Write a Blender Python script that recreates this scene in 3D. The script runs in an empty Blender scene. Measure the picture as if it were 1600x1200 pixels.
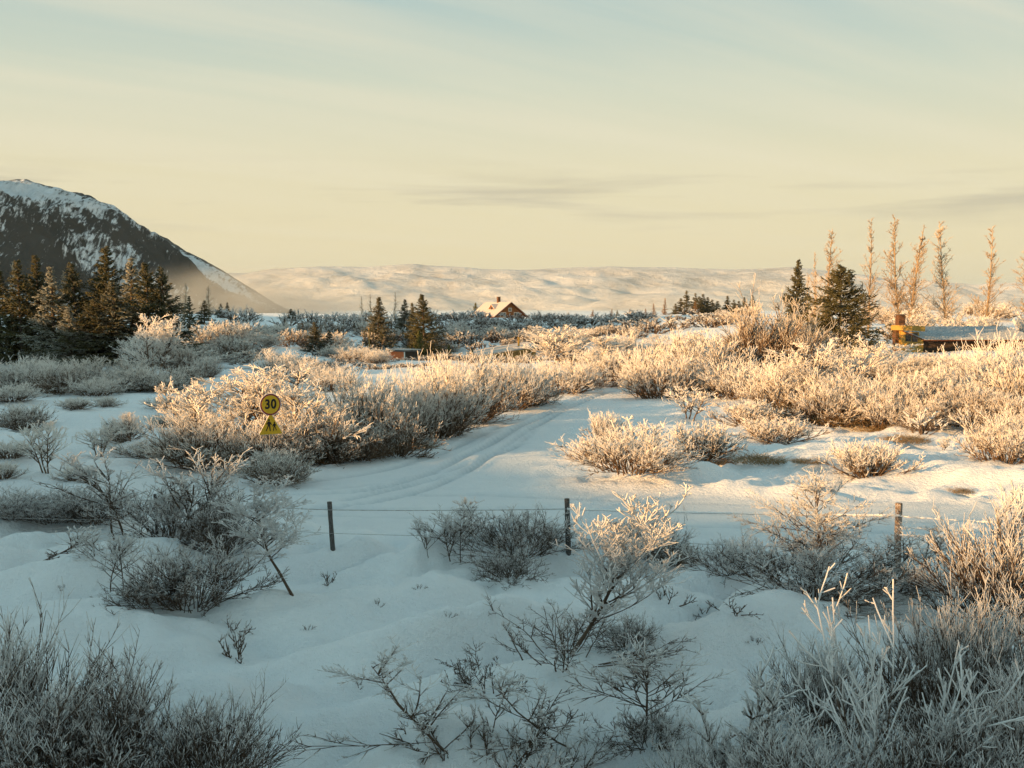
import bpy, bmesh, math, random
import numpy as np
from mathutils import Vector, Matrix

S = bpy.context.scene
C = S.collection
rng = np.random.default_rng(11)
random.seed(5)

# ------------------------------------------------------------------ camera
CAM_Z = 4.8
FPX = 1750.0                      # focal length in pixels of the 1600 px wide photograph
PITCH = math.atan((600 - 480) / FPX)
cam_data = bpy.data.cameras.new("camera")
cam_data.sensor_width = 36.0
cam_data.lens = 36.0 * FPX / 1600.0
cam_data.clip_start = 0.1
cam_data.clip_end = 60000.0
cam = bpy.data.objects.new("camera", cam_data)
C.objects.link(cam)
cam.location = (0, 0, CAM_Z)
cam.rotation_euler = (math.radians(90) - PITCH, 0, 0)
S.camera = cam
EXPO = 1.2

# ------------------------------------------------------------------ light
SUN_EL = math.radians(9.0)
DH = np.array([0.84, 0.5426])     # horizontal direction in which the sunlight travels
DN = np.array([-0.5426, 0.84])
TAN_EL = math.tan(SUN_EL)
sun_data = bpy.data.lights.new("sun", 'SUN')
sun_data.energy = 5.0
sun_data.angle = math.radians(0.5)
sun_data.color = (1.0, 0.54, 0.20)
sun = bpy.data.objects.new("sun", sun_data)
C.objects.link(sun)
travel = Vector((DH[0] * math.cos(SUN_EL), DH[1] * math.cos(SUN_EL), -math.sin(SUN_EL)))
sun.rotation_euler = travel.to_track_quat('-Z', 'Y').to_euler()
sun.location = (-60, -40, 60)

def srgb(r, g, b):
    f = lambda c: c / 12.92 if c <= 0.04045 else ((c + 0.055) / 1.055) ** 2.4
    return (f(r / 255), f(g / 255), f(b / 255), 1)

class NT:
    """small helper for node trees"""
    def __init__(self, tree):
        self.t = tree; tree.nodes.clear()
    def n(self, typ, **kw):
        node = self.t.nodes.new(typ)
        for k, v in kw.items():
            if k.startswith('i_'):
                key = k[2:]
                key = int(key) if key.isdigit() else key.replace('_', ' ')
                node.inputs[key].default_value = v
            else:
                setattr(node, k, v)
        return node
    def l(self, a, b): self.t.links.new(a, b)
    def math(self, op, a, b=None, clamp=False):
        m = self.n('ShaderNodeMath', operation=op, use_clamp=clamp)
        for i, v in enumerate((a, b)):
            if v is None: continue
            if isinstance(v, (int, float)): m.inputs[i].default_value = v
            else: self.l(v, m.inputs[i])
        return m.outputs[0]
    def ramp(self, fac, stops, interp='LINEAR'):
        r = self.n('ShaderNodeValToRGB')
        r.color_ramp.interpolation = interp
        el = r.color_ramp.elements
        while len(el) > 1: el.remove(el[-1])
        el[0].position = stops[0][0]; el[0].color = stops[0][1]
        for p, c in stops[1:]:
            e = el.new(p); e.color = c
        if fac is not None: self.l(fac, r.inputs[0])
        return r.outputs[0]
    def mix(self, fac, a, b, blend='MIX'):
        m = self.n('ShaderNodeMix', data_type='RGBA', blend_type=blend)
        for idx, v in ((0, fac), (6, a), (7, b)):
            if isinstance(v, (int, float)): m.inputs[idx].default_value = v
            elif isinstance(v, tuple): m.inputs[idx].default_value = v
            else: self.l(v, m.inputs[idx])
        return m.outputs[2]

world = bpy.data.worlds.new("World")
S.world = world
world.use_nodes = True
w = NT(world.node_tree)
out = w.n('ShaderNodeOutputWorld')
bg = w.n('ShaderNodeBackground')
tc = w.n('ShaderNodeTexCoord')
sky = w.n('ShaderNodeTexSky', sky_type='NISHITA', sun_disc=False)
sky.sun_elevation = SUN_EL
sky.sun_rotation = math.atan2(-DH[0], -DH[1])
sky.altitude = 100; sky.air_density = 1.2; sky.dust_density = 2.0; sky.ozone_density = 2.0
sep = w.n('ShaderNodeSeparateXYZ'); w.l(tc.outputs['Generated'], sep.inputs[0])
zz = sep.outputs['Z']
grad = w.ramp(zz, [(0.0, srgb(229, 212, 176)), (0.045, srgb(236, 220, 180)), (0.12, srgb(231, 221, 186)),
                   (0.19, srgb(210, 215, 194)), (0.27, srgb(178, 200, 196)), (0.45, srgb(112, 178, 193)),
                   (1.0, srgb(60, 148, 176))])
# high thin cloud: streaks laid out on a plane overhead
zc = w.math('MAXIMUM', zz, 0.02)
px_ = w.math('DIVIDE', sep.outputs['X'], w.math('ADD', zc, 0.06))
py_ = w.math('DIVIDE', sep.outputs['Y'], w.math('ADD', zc, 0.06))
comb = w.n('ShaderNodeCombineXYZ'); w.l(px_, comb.inputs[0]); w.l(py_, comb.inputs[1])
mp = w.n('ShaderNodeMapping', vector_type='TEXTURE'); w.l(comb.outputs[0], mp.inputs[0])
mp.inputs['Rotation'].default_value = (0, 0, math.radians(36)); mp.inputs['Scale'].default_value = (4.5, 0.62, 1)
nz = w.n('ShaderNodeTexNoise', noise_dimensions='3D', i_Scale=1.0, i_Detail=4.0, i_Roughness=0.5, i_Distortion=0.25); w.l(mp.outputs[0], nz.inputs['Vector'])
cir = w.ramp(nz.outputs[0], [(0.40, (0, 0, 0, 1)), (0.66, (1, 1, 1, 1))])
cir = w.math('MULTIPLY', cir, w.math('MULTIPLY', zz, 4.0, True))
col = w.mix(w.math('MULTIPLY', cir, 0.75), grad, srgb(238, 228, 200))
# low grey stratus bars over the far hills
mp2 = w.n('ShaderNodeMapping'); w.l(tc.outputs['Generated'], mp2.inputs[0])
mp2.inputs['Scale'].default_value = (3.2, 1.0, 42.0); mp2.inputs['Location'].default_value = (4.5, 0.0, 3.9)
nz2 = w.n('ShaderNodeTexNoise', noise_dimensions='3D', i_Scale=1.0, i_Detail=5.0, i_Roughness=0.55, i_Distortion=0.2); w.l(mp2.outputs[0], nz2.inputs['Vector'])
band = w.math('SUBTRACT', 1.0, w.math('MULTIPLY', w.math('ABSOLUTE', w.math('SUBTRACT', zz, 0.093)), 26.0), True)
bar = w.math('MULTIPLY', w.ramp(nz2.outputs[0], [(0.50, (0, 0, 0, 1)), (0.66, (1, 1, 1, 1))]), band)
col = w.mix(w.math('MULTIPLY', bar, 0.75), col, srgb(190, 181, 160))
# brighter towards the sun
sund = w.n('ShaderNodeVectorMath', operation='DOT_PRODUCT'); w.l(tc.outputs['Generated'], sund.inputs[0])
sund.inputs[1].default_value = (-DH[0], -DH[1], 0.1)
glow = w.math('POWER', w.math('MAXIMUM', sund.outputs['Value'], 0.0), 4.0)
skyc = w.mix(1.0, sky.outputs[0], (0.08, 0.08, 0.08, 1), 'MULTIPLY')
col = w.mix(0.12, col, skyc)
w.l(col, bg.inputs['Color'])
w.l(w.math('MULTIPLY', w.math('ADD', 1.0, w.math('MULTIPLY', glow, 1.0)), 1.10 / 2 ** EXPO), bg.inputs['Strength'])
w.l(bg.outputs[0], out.inputs[0])

S.view_settings.view_transform = 'Standard'
S.view_settings.look = 'None'
S.view_settings.exposure = EXPO
S.view_settings.gamma = 1.0
S.view_settings.use_curve_mapping = False
S.render.engine = 'CYCLES'
S.cycles.use_denoising = True
S.cycles.max_bounces = 5
S.cycles.diffuse_bounces = 3
S.cycles.glossy_bounces = 2
S.cycles.transmission_bounces = 2
S.cycles.volume_bounces = 0
S.cycles.volume_max_steps = 64
S.cycles.use_adaptive_sampling = True
S.cycles.adaptive_threshold = 0.015

# ------------------------------------------------------------------ noise and the lie of the land
def _hash(ix, iy, seed):
    h = (ix.astype(np.int64) * 374761393 + iy.astype(np.int64) * 668265263 + seed * 1442695041) & 0xffffffff
    h = ((h ^ (h >> 13)) * 1274126177) & 0xffffffff
    h = h ^ (h >> 16)
    return (h & 0xffff) / 65535.0
def vnoise(x, y, seed=0):
    x = np.asarray(x, float); y = np.asarray(y, float)
    ix = np.floor(x); iy = np.floor(y)
    fx = x - ix; fy = y - iy
    fx = fx * fx * fx * (fx * (fx * 6 - 15) + 10); fy = fy * fy * fy * (fy * (fy * 6 - 15) + 10)
    a = _hash(ix, iy, seed); b = _hash(ix + 1, iy, seed); c = _hash(ix, iy + 1, seed); d = _hash(ix + 1, iy + 1, seed)
    return (a + (b - a) * fx) * (1 - fy) + (c + (d - c) * fx) * fy - 0.5
def fbm(x, y, seed=0, octv=4, gain=0.5, lac=2.03):
    s = 0; a = 1
    for i in range(octv):
        s = s + a * vnoise(x, y, seed + i * 17); x = x * lac + 3.1; y = y * lac - 1.7; a *= gain
    return s
def sstep(a, b, v):
    t = np.clip((v - a) / (b - a), 0, 1); return t * t * (3 - 2 * t)

def flat_at(px, py):                  # photograph pixel -> place on a level plain at z = 0
    u = (px - 800) / FPX; v = -(py - 600) / FPX
    dy = math.cos(PITCH) + v * math.sin(PITCH); dz = -math.sin(PITCH) + v * math.cos(PITCH)
    t = -CAM_Z / dz
    return np.array([u * t, dy * t])

def catmull(pts, n=24):
    pts = [np.array(p, float) for p in pts]
    pts = [2 * pts[0] - pts[1]] + pts + [2 * pts[-1] - pts[-2]]
    o = []
    for i in range(1, len(pts) - 2):
        p0, p1, p2, p3 = pts[i - 1:i + 3]
        for k in range(n):
            t = k / n
            o.append(0.5 * (2 * p1 + (p2 - p0) * t + (2 * p0 - 5 * p1 + 4 * p2 - p3) * t * t + (3 * p1 - p0 - 3 * p2 + p3) * t ** 3))
    o.append(pts[-2]); return np.array(o)
# the lane that comes down from the bend, and the road behind the fence
LANE = catmull([flat_at(*p) for p in ((1180, 588), (1060, 597), (975, 607), (905, 624), (820, 655), (735, 700), (640, 745), (520, 775), (380, 778), (180, 764), (-60, 752))])
ROAD = catmull([flat_at(*p) for p in ((1900, 825), (1550, 818), (1250, 808), (1000, 800), (760, 795), (520, 786), (300, 772), (60, 760), (-200, 752))])
TRACKS = [catmull([flat_at(*p) for p in q]) for q in (
    ((968, 609), (925, 622), (862, 650), (795, 690), (725, 735), (640, 768), (520, 788), (380, 792)),
    ((955, 611), (900, 628), (828, 658), (745, 700), (665, 738), (560, 764), (430, 770)),
    ((920, 616), (845, 642), (765, 672), (680, 708), (580, 735), (450, 752)),
    ((925, 620), (870, 645), (810, 690), (735, 728), (650, 752), (540, 777)),
    ((820, 690), (760, 712), (690, 735), (600, 752), (500, 760)),
    ((1500, 812), (1200, 803), (900, 792), (700, 790), (480, 790)),
    ((1500, 832), (1200, 822), (900, 812), (700, 806), (480, 800)),
    ((1540, 782), (1300, 786), (1100, 784), (900, 776), (760, 770), (640, 770)))]
STEPS = []
for q in (((1030, 905), (1048, 935), (1085, 962), (1120, 1000), (1130, 1060)), ((1490, 762), (1530, 775), (1565, 790), (1600, 808)), ((560, 905), (600, 890), (660, 885), (640, 930))):
    for i_, p_ in enumerate(catmull([flat_at(*c) for c in q], 4)): STEPS.append((p_[0] + (0.1 if i_ % 2 else -0.1), p_[1]))
def dist_to(line, x, y):
    x = np.asarray(x, float); y = np.asarray(y, float)
    d = np.full(x.shape, 1e9)
    a = line[:-1]; b = line[1:]
    for i in range(len(a)):
        ab = b[i] - a[i]; L2 = ab @ ab
        t = np.clip(((x - a[i][0]) * ab[0] + (y - a[i][1]) * ab[1]) / L2, 0, 1)
        d = np.minimum(d, np.hypot(x - a[i][0] - ab[0] * t, y - a[i][1] - ab[1] * t))
    return d

SQ = np.array([(-150, 14), (-60, 7), (0, 3.9), (6, 3.6), (9, 2.9), (12, 3.4), (15.5, 3.7), (18.5, 2.7), (26, 2.8), (30, 2.8), (34, 2.3), (40, 2.4), (50, 3.0), (65, 5.0), (85, 6.3), (97, 6.2), (106, 7.2), (110, 5.0), (114, 5.0),
               (122, 18), (150, 22), (185, 32), (205, 27), (238, 20), (300, 17)])
T_RIDGE = -80.0
PACK = {}
def height(x, y, want_rut=False):
    x = np.asarray(x, float); y = np.asarray(y, float)
    r = np.hypot(x, y)
    z = 2.3 * sstep(95, 215, y) - 16 * sstep(330, 800, r)
    z = z + 1.0 * sstep(14, 42, x) * sstep(58, 100, y) * (1 - sstep(150, 300, y))
    z = z + 0.5 * fbm(x / 22, y / 22, 5, 2) * sstep(30, 90, r) + 2.2 * fbm(x / 70, y / 70, 9, 2) * sstep(120, 220, r)
    z = z - 1.6 * np.exp(-((x + 2) / 15.0) ** 4 - ((y - 115) / 13.0) ** 4)
    near = (r < 130)
    road = np.zeros_like(z); rut = np.zeros_like(z); spill = np.zeros_like(z)
    if near.any():
        xn = x[near]; yn = y[near]
        rd = np.maximum(1 - sstep(2.3, 4.0, dist_to(LANE[::4], xn, yn)), 1 - sstep(2.2, 3.8, dist_to(ROAD[::6], xn, yn)))
        road[near] = rd
        m = (np.hypot(xn, yn) < 80) & (yn > 10) & (rd > 0.01)
        if m.any():
            rr = np.zeros(m.sum())
            xx = xn[m] + 0.25 * vnoise(xn[m] / 3, yn[m] / 3, 91); yy = yn[m] + 0.25 * vnoise(xn[m] / 3, yn[m] / 3, 92)
            for i, tk in enumerate(TRACKS):
                dd = dist_to(tk[::3], xx, yy)
                wd = 0.12 + 0.03 * (i % 3)
                dp = (0.085, 0.10, 0.055, 0.05, 0.05, 0.035, 0.035, 0.03)[i] * (0.8 + 0.8 * vnoise(xx * 0.8, yy * 0.8, 60 + i))
                rr = rr - dp * np.exp(-(dd / wd) ** 2) + 0.45 * dp * np.exp(-((dd - wd * 1.9) / (wd * 0.7)) ** 2)
            q = np.zeros(near.sum()); q[m] = rr; rut[near] = q
    free = 1 - road
    calm = np.zeros_like(z)
    if near.any(): calm[near] = 0.65 * np.maximum(1 - sstep(3.0, 8.0, dist_to(LANE[::4], xn, yn)), 1 - sstep(2.5, 6.0, dist_to(ROAD[::6], xn, yn)))
    big = free * (1 - calm)
    # soft drifts, drawn out from lower left to upper right
    ca, sa = 0.86, 0.51
    u = x * ca + y * sa; v = -x * sa + y * ca
    wx = 0.9 * vnoise(x / 4, y / 4, 31); wy = 0.9 * vnoise(x / 4, y / 4, 32)
    dr = fbm((u + wx) / 4.2, (v + wy) / 1.25, 41, 2)
    nearf = 1 - sstep(40, 75, r)
    pil = np.abs(fbm((u + 1.6 * wx) / 3.4, (v + 1.2 * wy) / 1.5, 45, 2)) * 1.15 * (1 - sstep(22, 40, r))
    z = z + nearf * big * (pil + 0.55 * dr + 0.62 * fbm(x / 4.5, y / 4.5, 51, 2)) + nearf * free * (0.17 * fbm(x / 0.9, y / 0.7, 71, 2) + 0.045 * fbm(u / 0.5, v / 0.22, 73, 3) + 0.05 * fbm(x / 0.55, y / 0.55, 75, 3))
    z = z + free * (1 - nearf) * 0.35 * fbm(x / 5, y / 5, 51, 2)
    z = z + (0.012 + 0.025 * free) * vnoise(u / 0.7, v / 0.25, 81) * (1 - sstep(40, 70, r)) + 0.012 * fbm(x / 0.22, y / 0.22, 83, 2) * (1 - sstep(25, 45, r)) * (0.5 + free)
    z = z + 1.1 * rut - 0.06 * road
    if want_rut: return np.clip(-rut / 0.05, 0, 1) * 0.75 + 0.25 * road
    # footprints: two trails through the open snow
    m = (r < 50) & (np.abs(x) < 22) & (y > 10)
    if m.any():
        xx = x[m]; yy = y[m]; dd = np.zeros(m.sum())
        for sx_, sy_ in STEPS: dd = dd - 0.10 * np.exp(-(((xx - sx_) / 0.13) ** 2 + ((yy - sy_) / 0.17) ** 2)) + 0.03 * np.exp(-(((xx - sx_) / 0.26) ** 2 + ((yy - sy_) / 0.3) ** 2))
        z[m] = z[m] + dd
    # the ridge beyond the left edge of the picture that keeps the near ground in shade
    t = x * DH[0] + y * DH[1]; qq = x * DN[0] + y * DN[1]
    crest = np.interp(qq, SQ[:, 0], SQ[:, 1]) + (-T_RIDGE) * TAN_EL
    crest = crest + (0.5 * fbm(qq / 3.0, qq * 0 + 0.5, 77, 3) + 0.35 * fbm(qq / 0.9, qq * 0 + 2.5, 78, 2)) 
    ends = (1 - sstep(300, 480, qq)) * sstep(-330, -180, qq)
    wr = 15.0 + 0.35 * crest
    z = np.where(np.abs(t - T_RIDGE) < 90, z * (1 - np.exp(-((t - T_RIDGE) / wr) ** 2) * ends) + crest * np.exp(-((t - T_RIDGE) / wr) ** 2) * ends, z)
    return z
def hgt(x, y): return float(height(np.array([float(x)]), np.array([float(y)]))[0])

_T = np.geomspace(4, 900, 1500)
def ground(px, py):
    """where the ray through a pixel of the photograph meets the ground; also the distance along the view axis"""
    u = (px - 800) / FPX; v = -(py - 600) / FPX
    d = np.array([u, math.cos(PITCH) + v * math.sin(PITCH), -math.sin(PITCH) + v * math.cos(PITCH)])
    X = d[0] * _T; Y = d[1] * _T; Z = CAM_Z + d[2] * _T
    below = np.where(Z < height(X, Y))[0]
    i = below[0] if len(below) else len(_T) - 1
    x, y = float(X[i]), float(Y[i])
    return x, y, hgt(x, y)
def at_dist(px, y):
    """the ground under a pixel column at a given depth"""
    x = (px - 800) / FPX * y
    return x, y, hgt(x, y)
def zpix(py, y):                      # height above datum of a pixel row seen at depth y
    v = -(py - 600) / FPX
    dy = math.cos(PITCH) + v * math.sin(PITCH); dz = -math.sin(PITCH) + v * math.cos(PITCH)
    return CAM_Z + dz / dy * y

# ------------------------------------------------------------------ materials
def material(name):
    m = bpy.data.materials.new(name); m.use_nodes = True
    t = NT(m.node_tree)
    o = t.n('ShaderNodeOutputMaterial'); b = t.n('ShaderNodeBsdfPrincipled')
    b.inputs['Specular IOR Level'].default_value = 0.25
    t.l(b.outputs[0], o.inputs['Surface'])
    return m, t, b
def bump(t, b, height_out, strength, dist):
    bp = t.n('ShaderNodeBump', i_Strength=strength, i_Distance=dist)
    t.l(height_out, bp.inputs['Height']); t.l(bp.outputs[0], b.inputs['Normal']); return bp
def simple(name, colr, rough=0.7, var=0.25, scale=6.0, stretch=(1, 1, 1), metallic=0.0, frost=0.0):
    m, t, b = material(name)
    tcn = t.n('ShaderNodeTexCoord'); mpn = t.n('ShaderNodeMapping'); mpn.inputs['Scale'].default_value = stretch
    t.l(tcn.outputs['Object'], mpn.inputs[0])
    nzn = t.n('ShaderNodeTexNoise', i_Scale=scale, i_Detail=5.0, i_Roughness=0.6); t.l(mpn.outputs[0], nzn.inputs['Vector'])
    lo = tuple(c * (1 - var) for c in colr[:3]) + (1,); hi = tuple(min(1, c * (1 + var)) for c in colr[:3]) + (1,)
    c = t.ramp(nzn.outputs[0], [(0.3, lo), (0.7, hi)])
    if frost > 0:
        n2 = t.n('ShaderNodeTexNoise', i_Scale=scale * 3.1, i_Detail=4.0); t.l(tcn.outputs['Object'], n2.inputs['Vector'])
        c = t.mix(t.math('MULTIPLY', t.ramp(n2.outputs[0], [(0.42, (0, 0, 0, 1)), (0.62, (1, 1, 1, 1))]), frost), c, (0.76, 0.78, 0.8, 1))
    t.l(c, b.inputs['Base Color'])
    b.inputs['Roughness'].default_value = rough; b.inputs['Metallic'].default_value = metallic
    bump(t, b, nzn.outputs[0], 0.4, 0.01)
    return m

# snow
M_SNOW, t, b = material("snow")
g = t.n('ShaderNodeNewGeometry')
n1 = t.n('ShaderNodeTexNoise', i_Scale=0.35, i_Detail=4.0); t.l(g.outputs['Position'], n1.inputs['Vector'])
n2 = t.n('ShaderNodeTexNoise', i_Scale=9.0, i_Detail=6.0, i_Roughness=0.65); t.l(g.outputs['Position'], n2.inputs['Vector'])
n3 = t.n('ShaderNodeTexNoise', i_Scale=55.0, i_Detail=3.0, i_Roughness=0.6); t.l(g.outputs['Position'], n3.inputs['Vector'])
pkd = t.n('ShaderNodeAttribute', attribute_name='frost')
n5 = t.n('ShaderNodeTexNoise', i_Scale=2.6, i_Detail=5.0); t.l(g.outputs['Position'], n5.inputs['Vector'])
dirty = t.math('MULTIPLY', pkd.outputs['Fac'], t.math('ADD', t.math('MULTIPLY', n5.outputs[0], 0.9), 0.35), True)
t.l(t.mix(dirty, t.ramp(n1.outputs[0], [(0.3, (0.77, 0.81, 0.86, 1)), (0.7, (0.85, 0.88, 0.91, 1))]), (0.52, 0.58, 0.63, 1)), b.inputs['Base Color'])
b.inputs['Roughness'].default_value = 0.62
b.inputs['Specular IOR Level'].default_value = 0.3
hsum = t.math('ADD', t.math('MULTIPLY', n2.outputs[0], 0.10), t.math('MULTIPLY', n3.outputs[0], 0.022))
bump(t, b, hsum, 0.9, 1.0)

# frosted twigs: bark where the hoar is thin, rime where the attribute says it has grown
def twig_material(name, bark, rime, lo=0.35, hi=0.65):
    m, t, b = material(name)
    at = t.n('ShaderNodeAttribute', attribute_name='frost')
    g = t.n('ShaderNodeNewGeometry')
    nn = t.n('ShaderNodeTexNoise', i_Scale=14.0, i_Detail=3.0); t.l(g.outputs['Position'], nn.inputs['Vector'])
    n2 = t.n('ShaderNodeTexNoise', i_Scale=1.1, i_Detail=2.0); t.l(g.outputs['Position'], n2.inputs['Vector'])
    oi = t.n('ShaderNodeObjectInfo')
    f = t.math('ADD', at.outputs['Fac'], t.math('MULTIPLY', t.math('SUBTRACT', nn.outputs[0], 0.5), 0.7))
    f = t.math('ADD', f, t.math('MULTIPLY', t.math('SUBTRACT', n2.outputs[0], 0.5), 0.5))
    f = t.math('ADD', f, t.math('MULTIPLY', t.math('SUBTRACT', oi.outputs['Random'], 0.5), 0.22))
    k = t.ramp(f, [(lo, (0, 0, 0, 1)), (hi, (1, 1, 1, 1))])
    t.l(t.mix(k, bark, rime), b.inputs['Base Color'])
    b.inputs['Roughness'].default_value = 0.75
    b.inputs['Specular IOR Level'].default_value = 0.2
    return m
M_TWIG = twig_material("frosted twig", (0.085, 0.058, 0.04, 1), (0.66, 0.66, 0.66, 1))
M_MID = twig_material("golden frosted twig", (0.13, 0.085, 0.052, 1), (0.80, 0.77, 0.73, 1), 0.36, 0.72)
M_BROWN = twig_material("thinly frosted twig", (0.12, 0.075, 0.045, 1), (0.62, 0.58, 0.53, 1), 0.45, 0.8)
M_POPLAR = twig_material("poplar bark", (0.29, 0.21, 0.13, 1), (0.62, 0.53, 0.42, 1), 0.4, 0.8)
M_NEEDLE = twig_material("spruce needles", (0.062, 0.056, 0.018, 1), (0.40, 0.41, 0.37, 1), 0.50, 1.02)
M_PINE = twig_material("pine needles", (0.10, 0.095, 0.022, 1), (0.34, 0.33, 0.24, 1), 0.6, 1.15)
M_LARCH = twig_material("larch twigs", (0.22, 0.13, 0.06, 1), (0.5, 0.42, 0.32, 1), 0.45, 0.95)
M_BARK = simple("bark", (0.07, 0.052, 0.04), 0.9, 0.4, 18.0, (1, 1, 0.25))
M_GRASS = twig_material("dry grass", (0.22, 0.15, 0.07, 1), (0.6, 0.56, 0.48, 1), 0.5, 0.9)

# ------------------------------------------------------------------ object helpers
def tag(o, label=None, cat=None, group=None, kind=None):
    if label: o['label'] = label
    if cat: o['category'] = cat
    if group: o['group'] = group
    if kind: o['kind'] = kind
    return o
def link(o, parent=None):
    C.objects.link(o)
    if parent is not None: o.parent = parent
    return o
def empty(name, loc=(0, 0, 0), rz=0.0):
    o = bpy.data.objects.new(name, None); C.objects.link(o)
    o.location = loc; o.rotation_euler = (0, 0, rz); o.empty_display_size = 0.3
    return o
def mesh_np(name, verts, quads, mat, frost=None, smooth=False):
    me = bpy.data.meshes.new(name)
    verts = np.ascontiguousarray(verts, dtype=np.float32); quads = np.ascontiguousarray(quads, dtype=np.int32)
    me.vertices.add(len(verts)); me.vertices.foreach_set('co', verts.ravel())
    k = quads.shape[1]
    me.loops.add(quads.size); me.loops.foreach_set('vertex_index', quads.ravel())
    me.polygons.add(len(quads))
    me.polygons.foreach_set('loop_start', np.arange(0, quads.size, k, dtype=np.int32))
    me.polygons.foreach_set('loop_total', np.full(len(quads), k, dtype=np.int32))
    if smooth: me.polygons.foreach_set('use_smooth', np.ones(len(quads), dtype=bool))
    me.update(calc_edges=True)
    if frost is not None:
        a = me.attributes.new('frost', 'FLOAT', 'POINT'); a.data.foreach_set('value', np.ascontiguousarray(frost, dtype=np.float32))
    me.materials.append(mat)
    return me
def box(bm, x0, x1, y0, y1, z0, z1):
    v = [bm.verts.new(p) for p in ((x0, y0, z0), (x1, y0, z0), (x1, y1, z0), (x0, y1, z0), (x0, y0, z1), (x1, y0, z1), (x1, y1, z1), (x0, y1, z1))]
    for f in ((0, 3, 2, 1), (4, 5, 6, 7), (0, 1, 5, 4), (1, 2, 6, 5), (2, 3, 7, 6), (3, 0, 4, 7)): bm.faces.new([v[i] for i in f])
def prism(bm, poly, axis, a, b):
    """extrude a polygon (list of 2-D points) along an axis from a to b"""
    def P(p, s):
        return {'x': (s, p[0], p[1]), 'y': (p[0], s, p[1]), 'z': (p[0], p[1], s)}[axis]
    A = [bm.verts.new(P(p, a)) for p in poly]; B = [bm.verts.new(P(p, b)) for p in poly]
    bm.faces.new(A); bm.faces.new(B[::-1])
    n = len(poly)
    for i in range(n): bm.faces.new((A[i], B[i], B[(i + 1) % n], A[(i + 1) % n]))
def cyl(bm, p0, p1, r0, r1=None, seg=8):
    r1 = r0 if r1 is None else r1
    p0 = Vector(p0); p1 = Vector(p1); d = (p1 - p0).normalized()
    u = d.orthogonal().normalized(); v = d.cross(u)
    A = []; B = []
    for i in range(seg):
        a = 2 * math.pi * i / seg; o = u * math.cos(a) + v * math.sin(a)
        A.append(bm.verts.new(p0 + o * r0)); B.append(bm.verts.new(p1 + o * r1))
    bm.faces.new(A[::-1]); bm.faces.new(B)
    for i in range(seg): bm.faces.new((A[i], A[(i + 1) % seg], B[(i + 1) % seg], B[i]))
def bm_obj(name, bm, mat, parent=None, bevel=0.0):
    bmesh.ops.recalc_face_normals(bm, faces=bm.faces[:])
    if bevel > 0: bmesh.ops.bevel(bm, geom=bm.edges[:], offset=bevel, segments=1, affect='EDGES', profile=0.5)
    me = bpy.data.meshes.new(name); bm.to_mesh(me); bm.free(); me.materials.append(mat)
    return link(bpy.data.objects.new(name, me), parent)

# ------------------------------------------------------------------ ground: one sheet out to the horizon
def ground_sheet():
    rings = np.concatenate([np.geomspace(0.6, 9, 26, endpoint=False), np.geomspace(9, 80, 330, endpoint=False),
                            np.geomspace(80, 420, 90, endpoint=False), np.geomspace(420, 20000, 50)])
    front = np.radians(np.linspace(-29, 29, 325)); rest = np.radians(np.linspace(29, 331, 110)[1:-1])
    ang = np.concatenate([front, rest])
    R, A = np.meshgrid(rings, ang, indexing='ij')
    X = R * np.sin(A); Y = R * np.cos(A); Z = height(X, Y)
    nr, na = R.shape
    V = np.stack([X, Y, Z], -1).reshape(-1, 3)
    i = np.arange(nr - 1)[:, None]; j = np.arange(na)[None, :]; j2 = (j + 1) % na
    Q = np.stack([i * na + j, i * na + j2, (i + 1) * na + j2, (i + 1) * na + j], -1).reshape(-1, 4)
    # close the middle
    V = np.vstack([V, [[0, 0, hgt(0, 0)]]])
    pk = np.append(height(X, Y, True).ravel(), 0)
    me = mesh_np('snow_ground', V, Q[:, ::-1], M_SNOW, pk, smooth=True)
    o = bpy.data.objects.new('snow_ground', me); link(o)
    tag(o, 'snow covered ground with a packed lane and tyre tracks', kind='structure')
ground_sheet()

# ------------------------------------------------------------------ dark mountain and far hills
M_ROCK, t, b = material("rock and snow")
g = t.n('ShaderNodeNewGeometry')
mp_ = t.n('ShaderNodeMapping'); t.l(g.outputs['Position'], mp_.inputs[0]); mp_.inputs['Scale'].default_value = (0.11, 0.04, 0.06)
mp_.inputs['Rotation'].default_value = (0, math.radians(35), 0)
n1 = t.n('ShaderNodeTexNoise', i_Scale=1.0, i_Detail=8.0, i_Roughness=0.68, i_Distortion=0.6); t.l(mp_.outputs[0], n1.inputs['Vector'])
mp3 = t.n('ShaderNodeMapping'); t.l(g.outputs['Position'], mp3.inputs[0]); mp3.inputs['Rotation'].default_value = (0, math.radians(38), 0); mp3.inputs['Scale'].default_value = (0.40, 0.06, 0.045)
n2 = t.n('ShaderNodeTexNoise', i_Scale=1.0, i_Detail=5.0, i_Roughness=0.6); t.l(mp3.outputs[0], n2.inputs['Vector'])
atn = t.n('ShaderNodeAttribute', attribute_name='frost')
f = t.math('ADD', atn.outputs['Fac'], t.math('MULTIPLY', t.math('SUBTRACT', n1.outputs[0], 0.5), 1.35))
f = t.math('ADD', f, t.math('MULTIPLY', t.math('SUBTRACT', n2.outputs[0], 0.5), 1.2))
k = t.ramp(f, [(0.42, (0, 0, 0, 1)), (0.66, (1, 1, 1, 1))])
n4 = t.n('ShaderNodeTexNoise', i_Scale=0.02, i_Detail=6.0); t.l(g.outputs['Position'], n4.inputs['Vector'])
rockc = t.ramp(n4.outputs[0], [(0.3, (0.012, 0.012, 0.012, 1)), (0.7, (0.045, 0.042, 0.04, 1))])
snowc = t.ramp(n1.outputs[0], [(0.3, (0.42, 0.46, 0.50, 1)), (0.65, (0.66, 0.70, 0.75, 1))])
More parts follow.
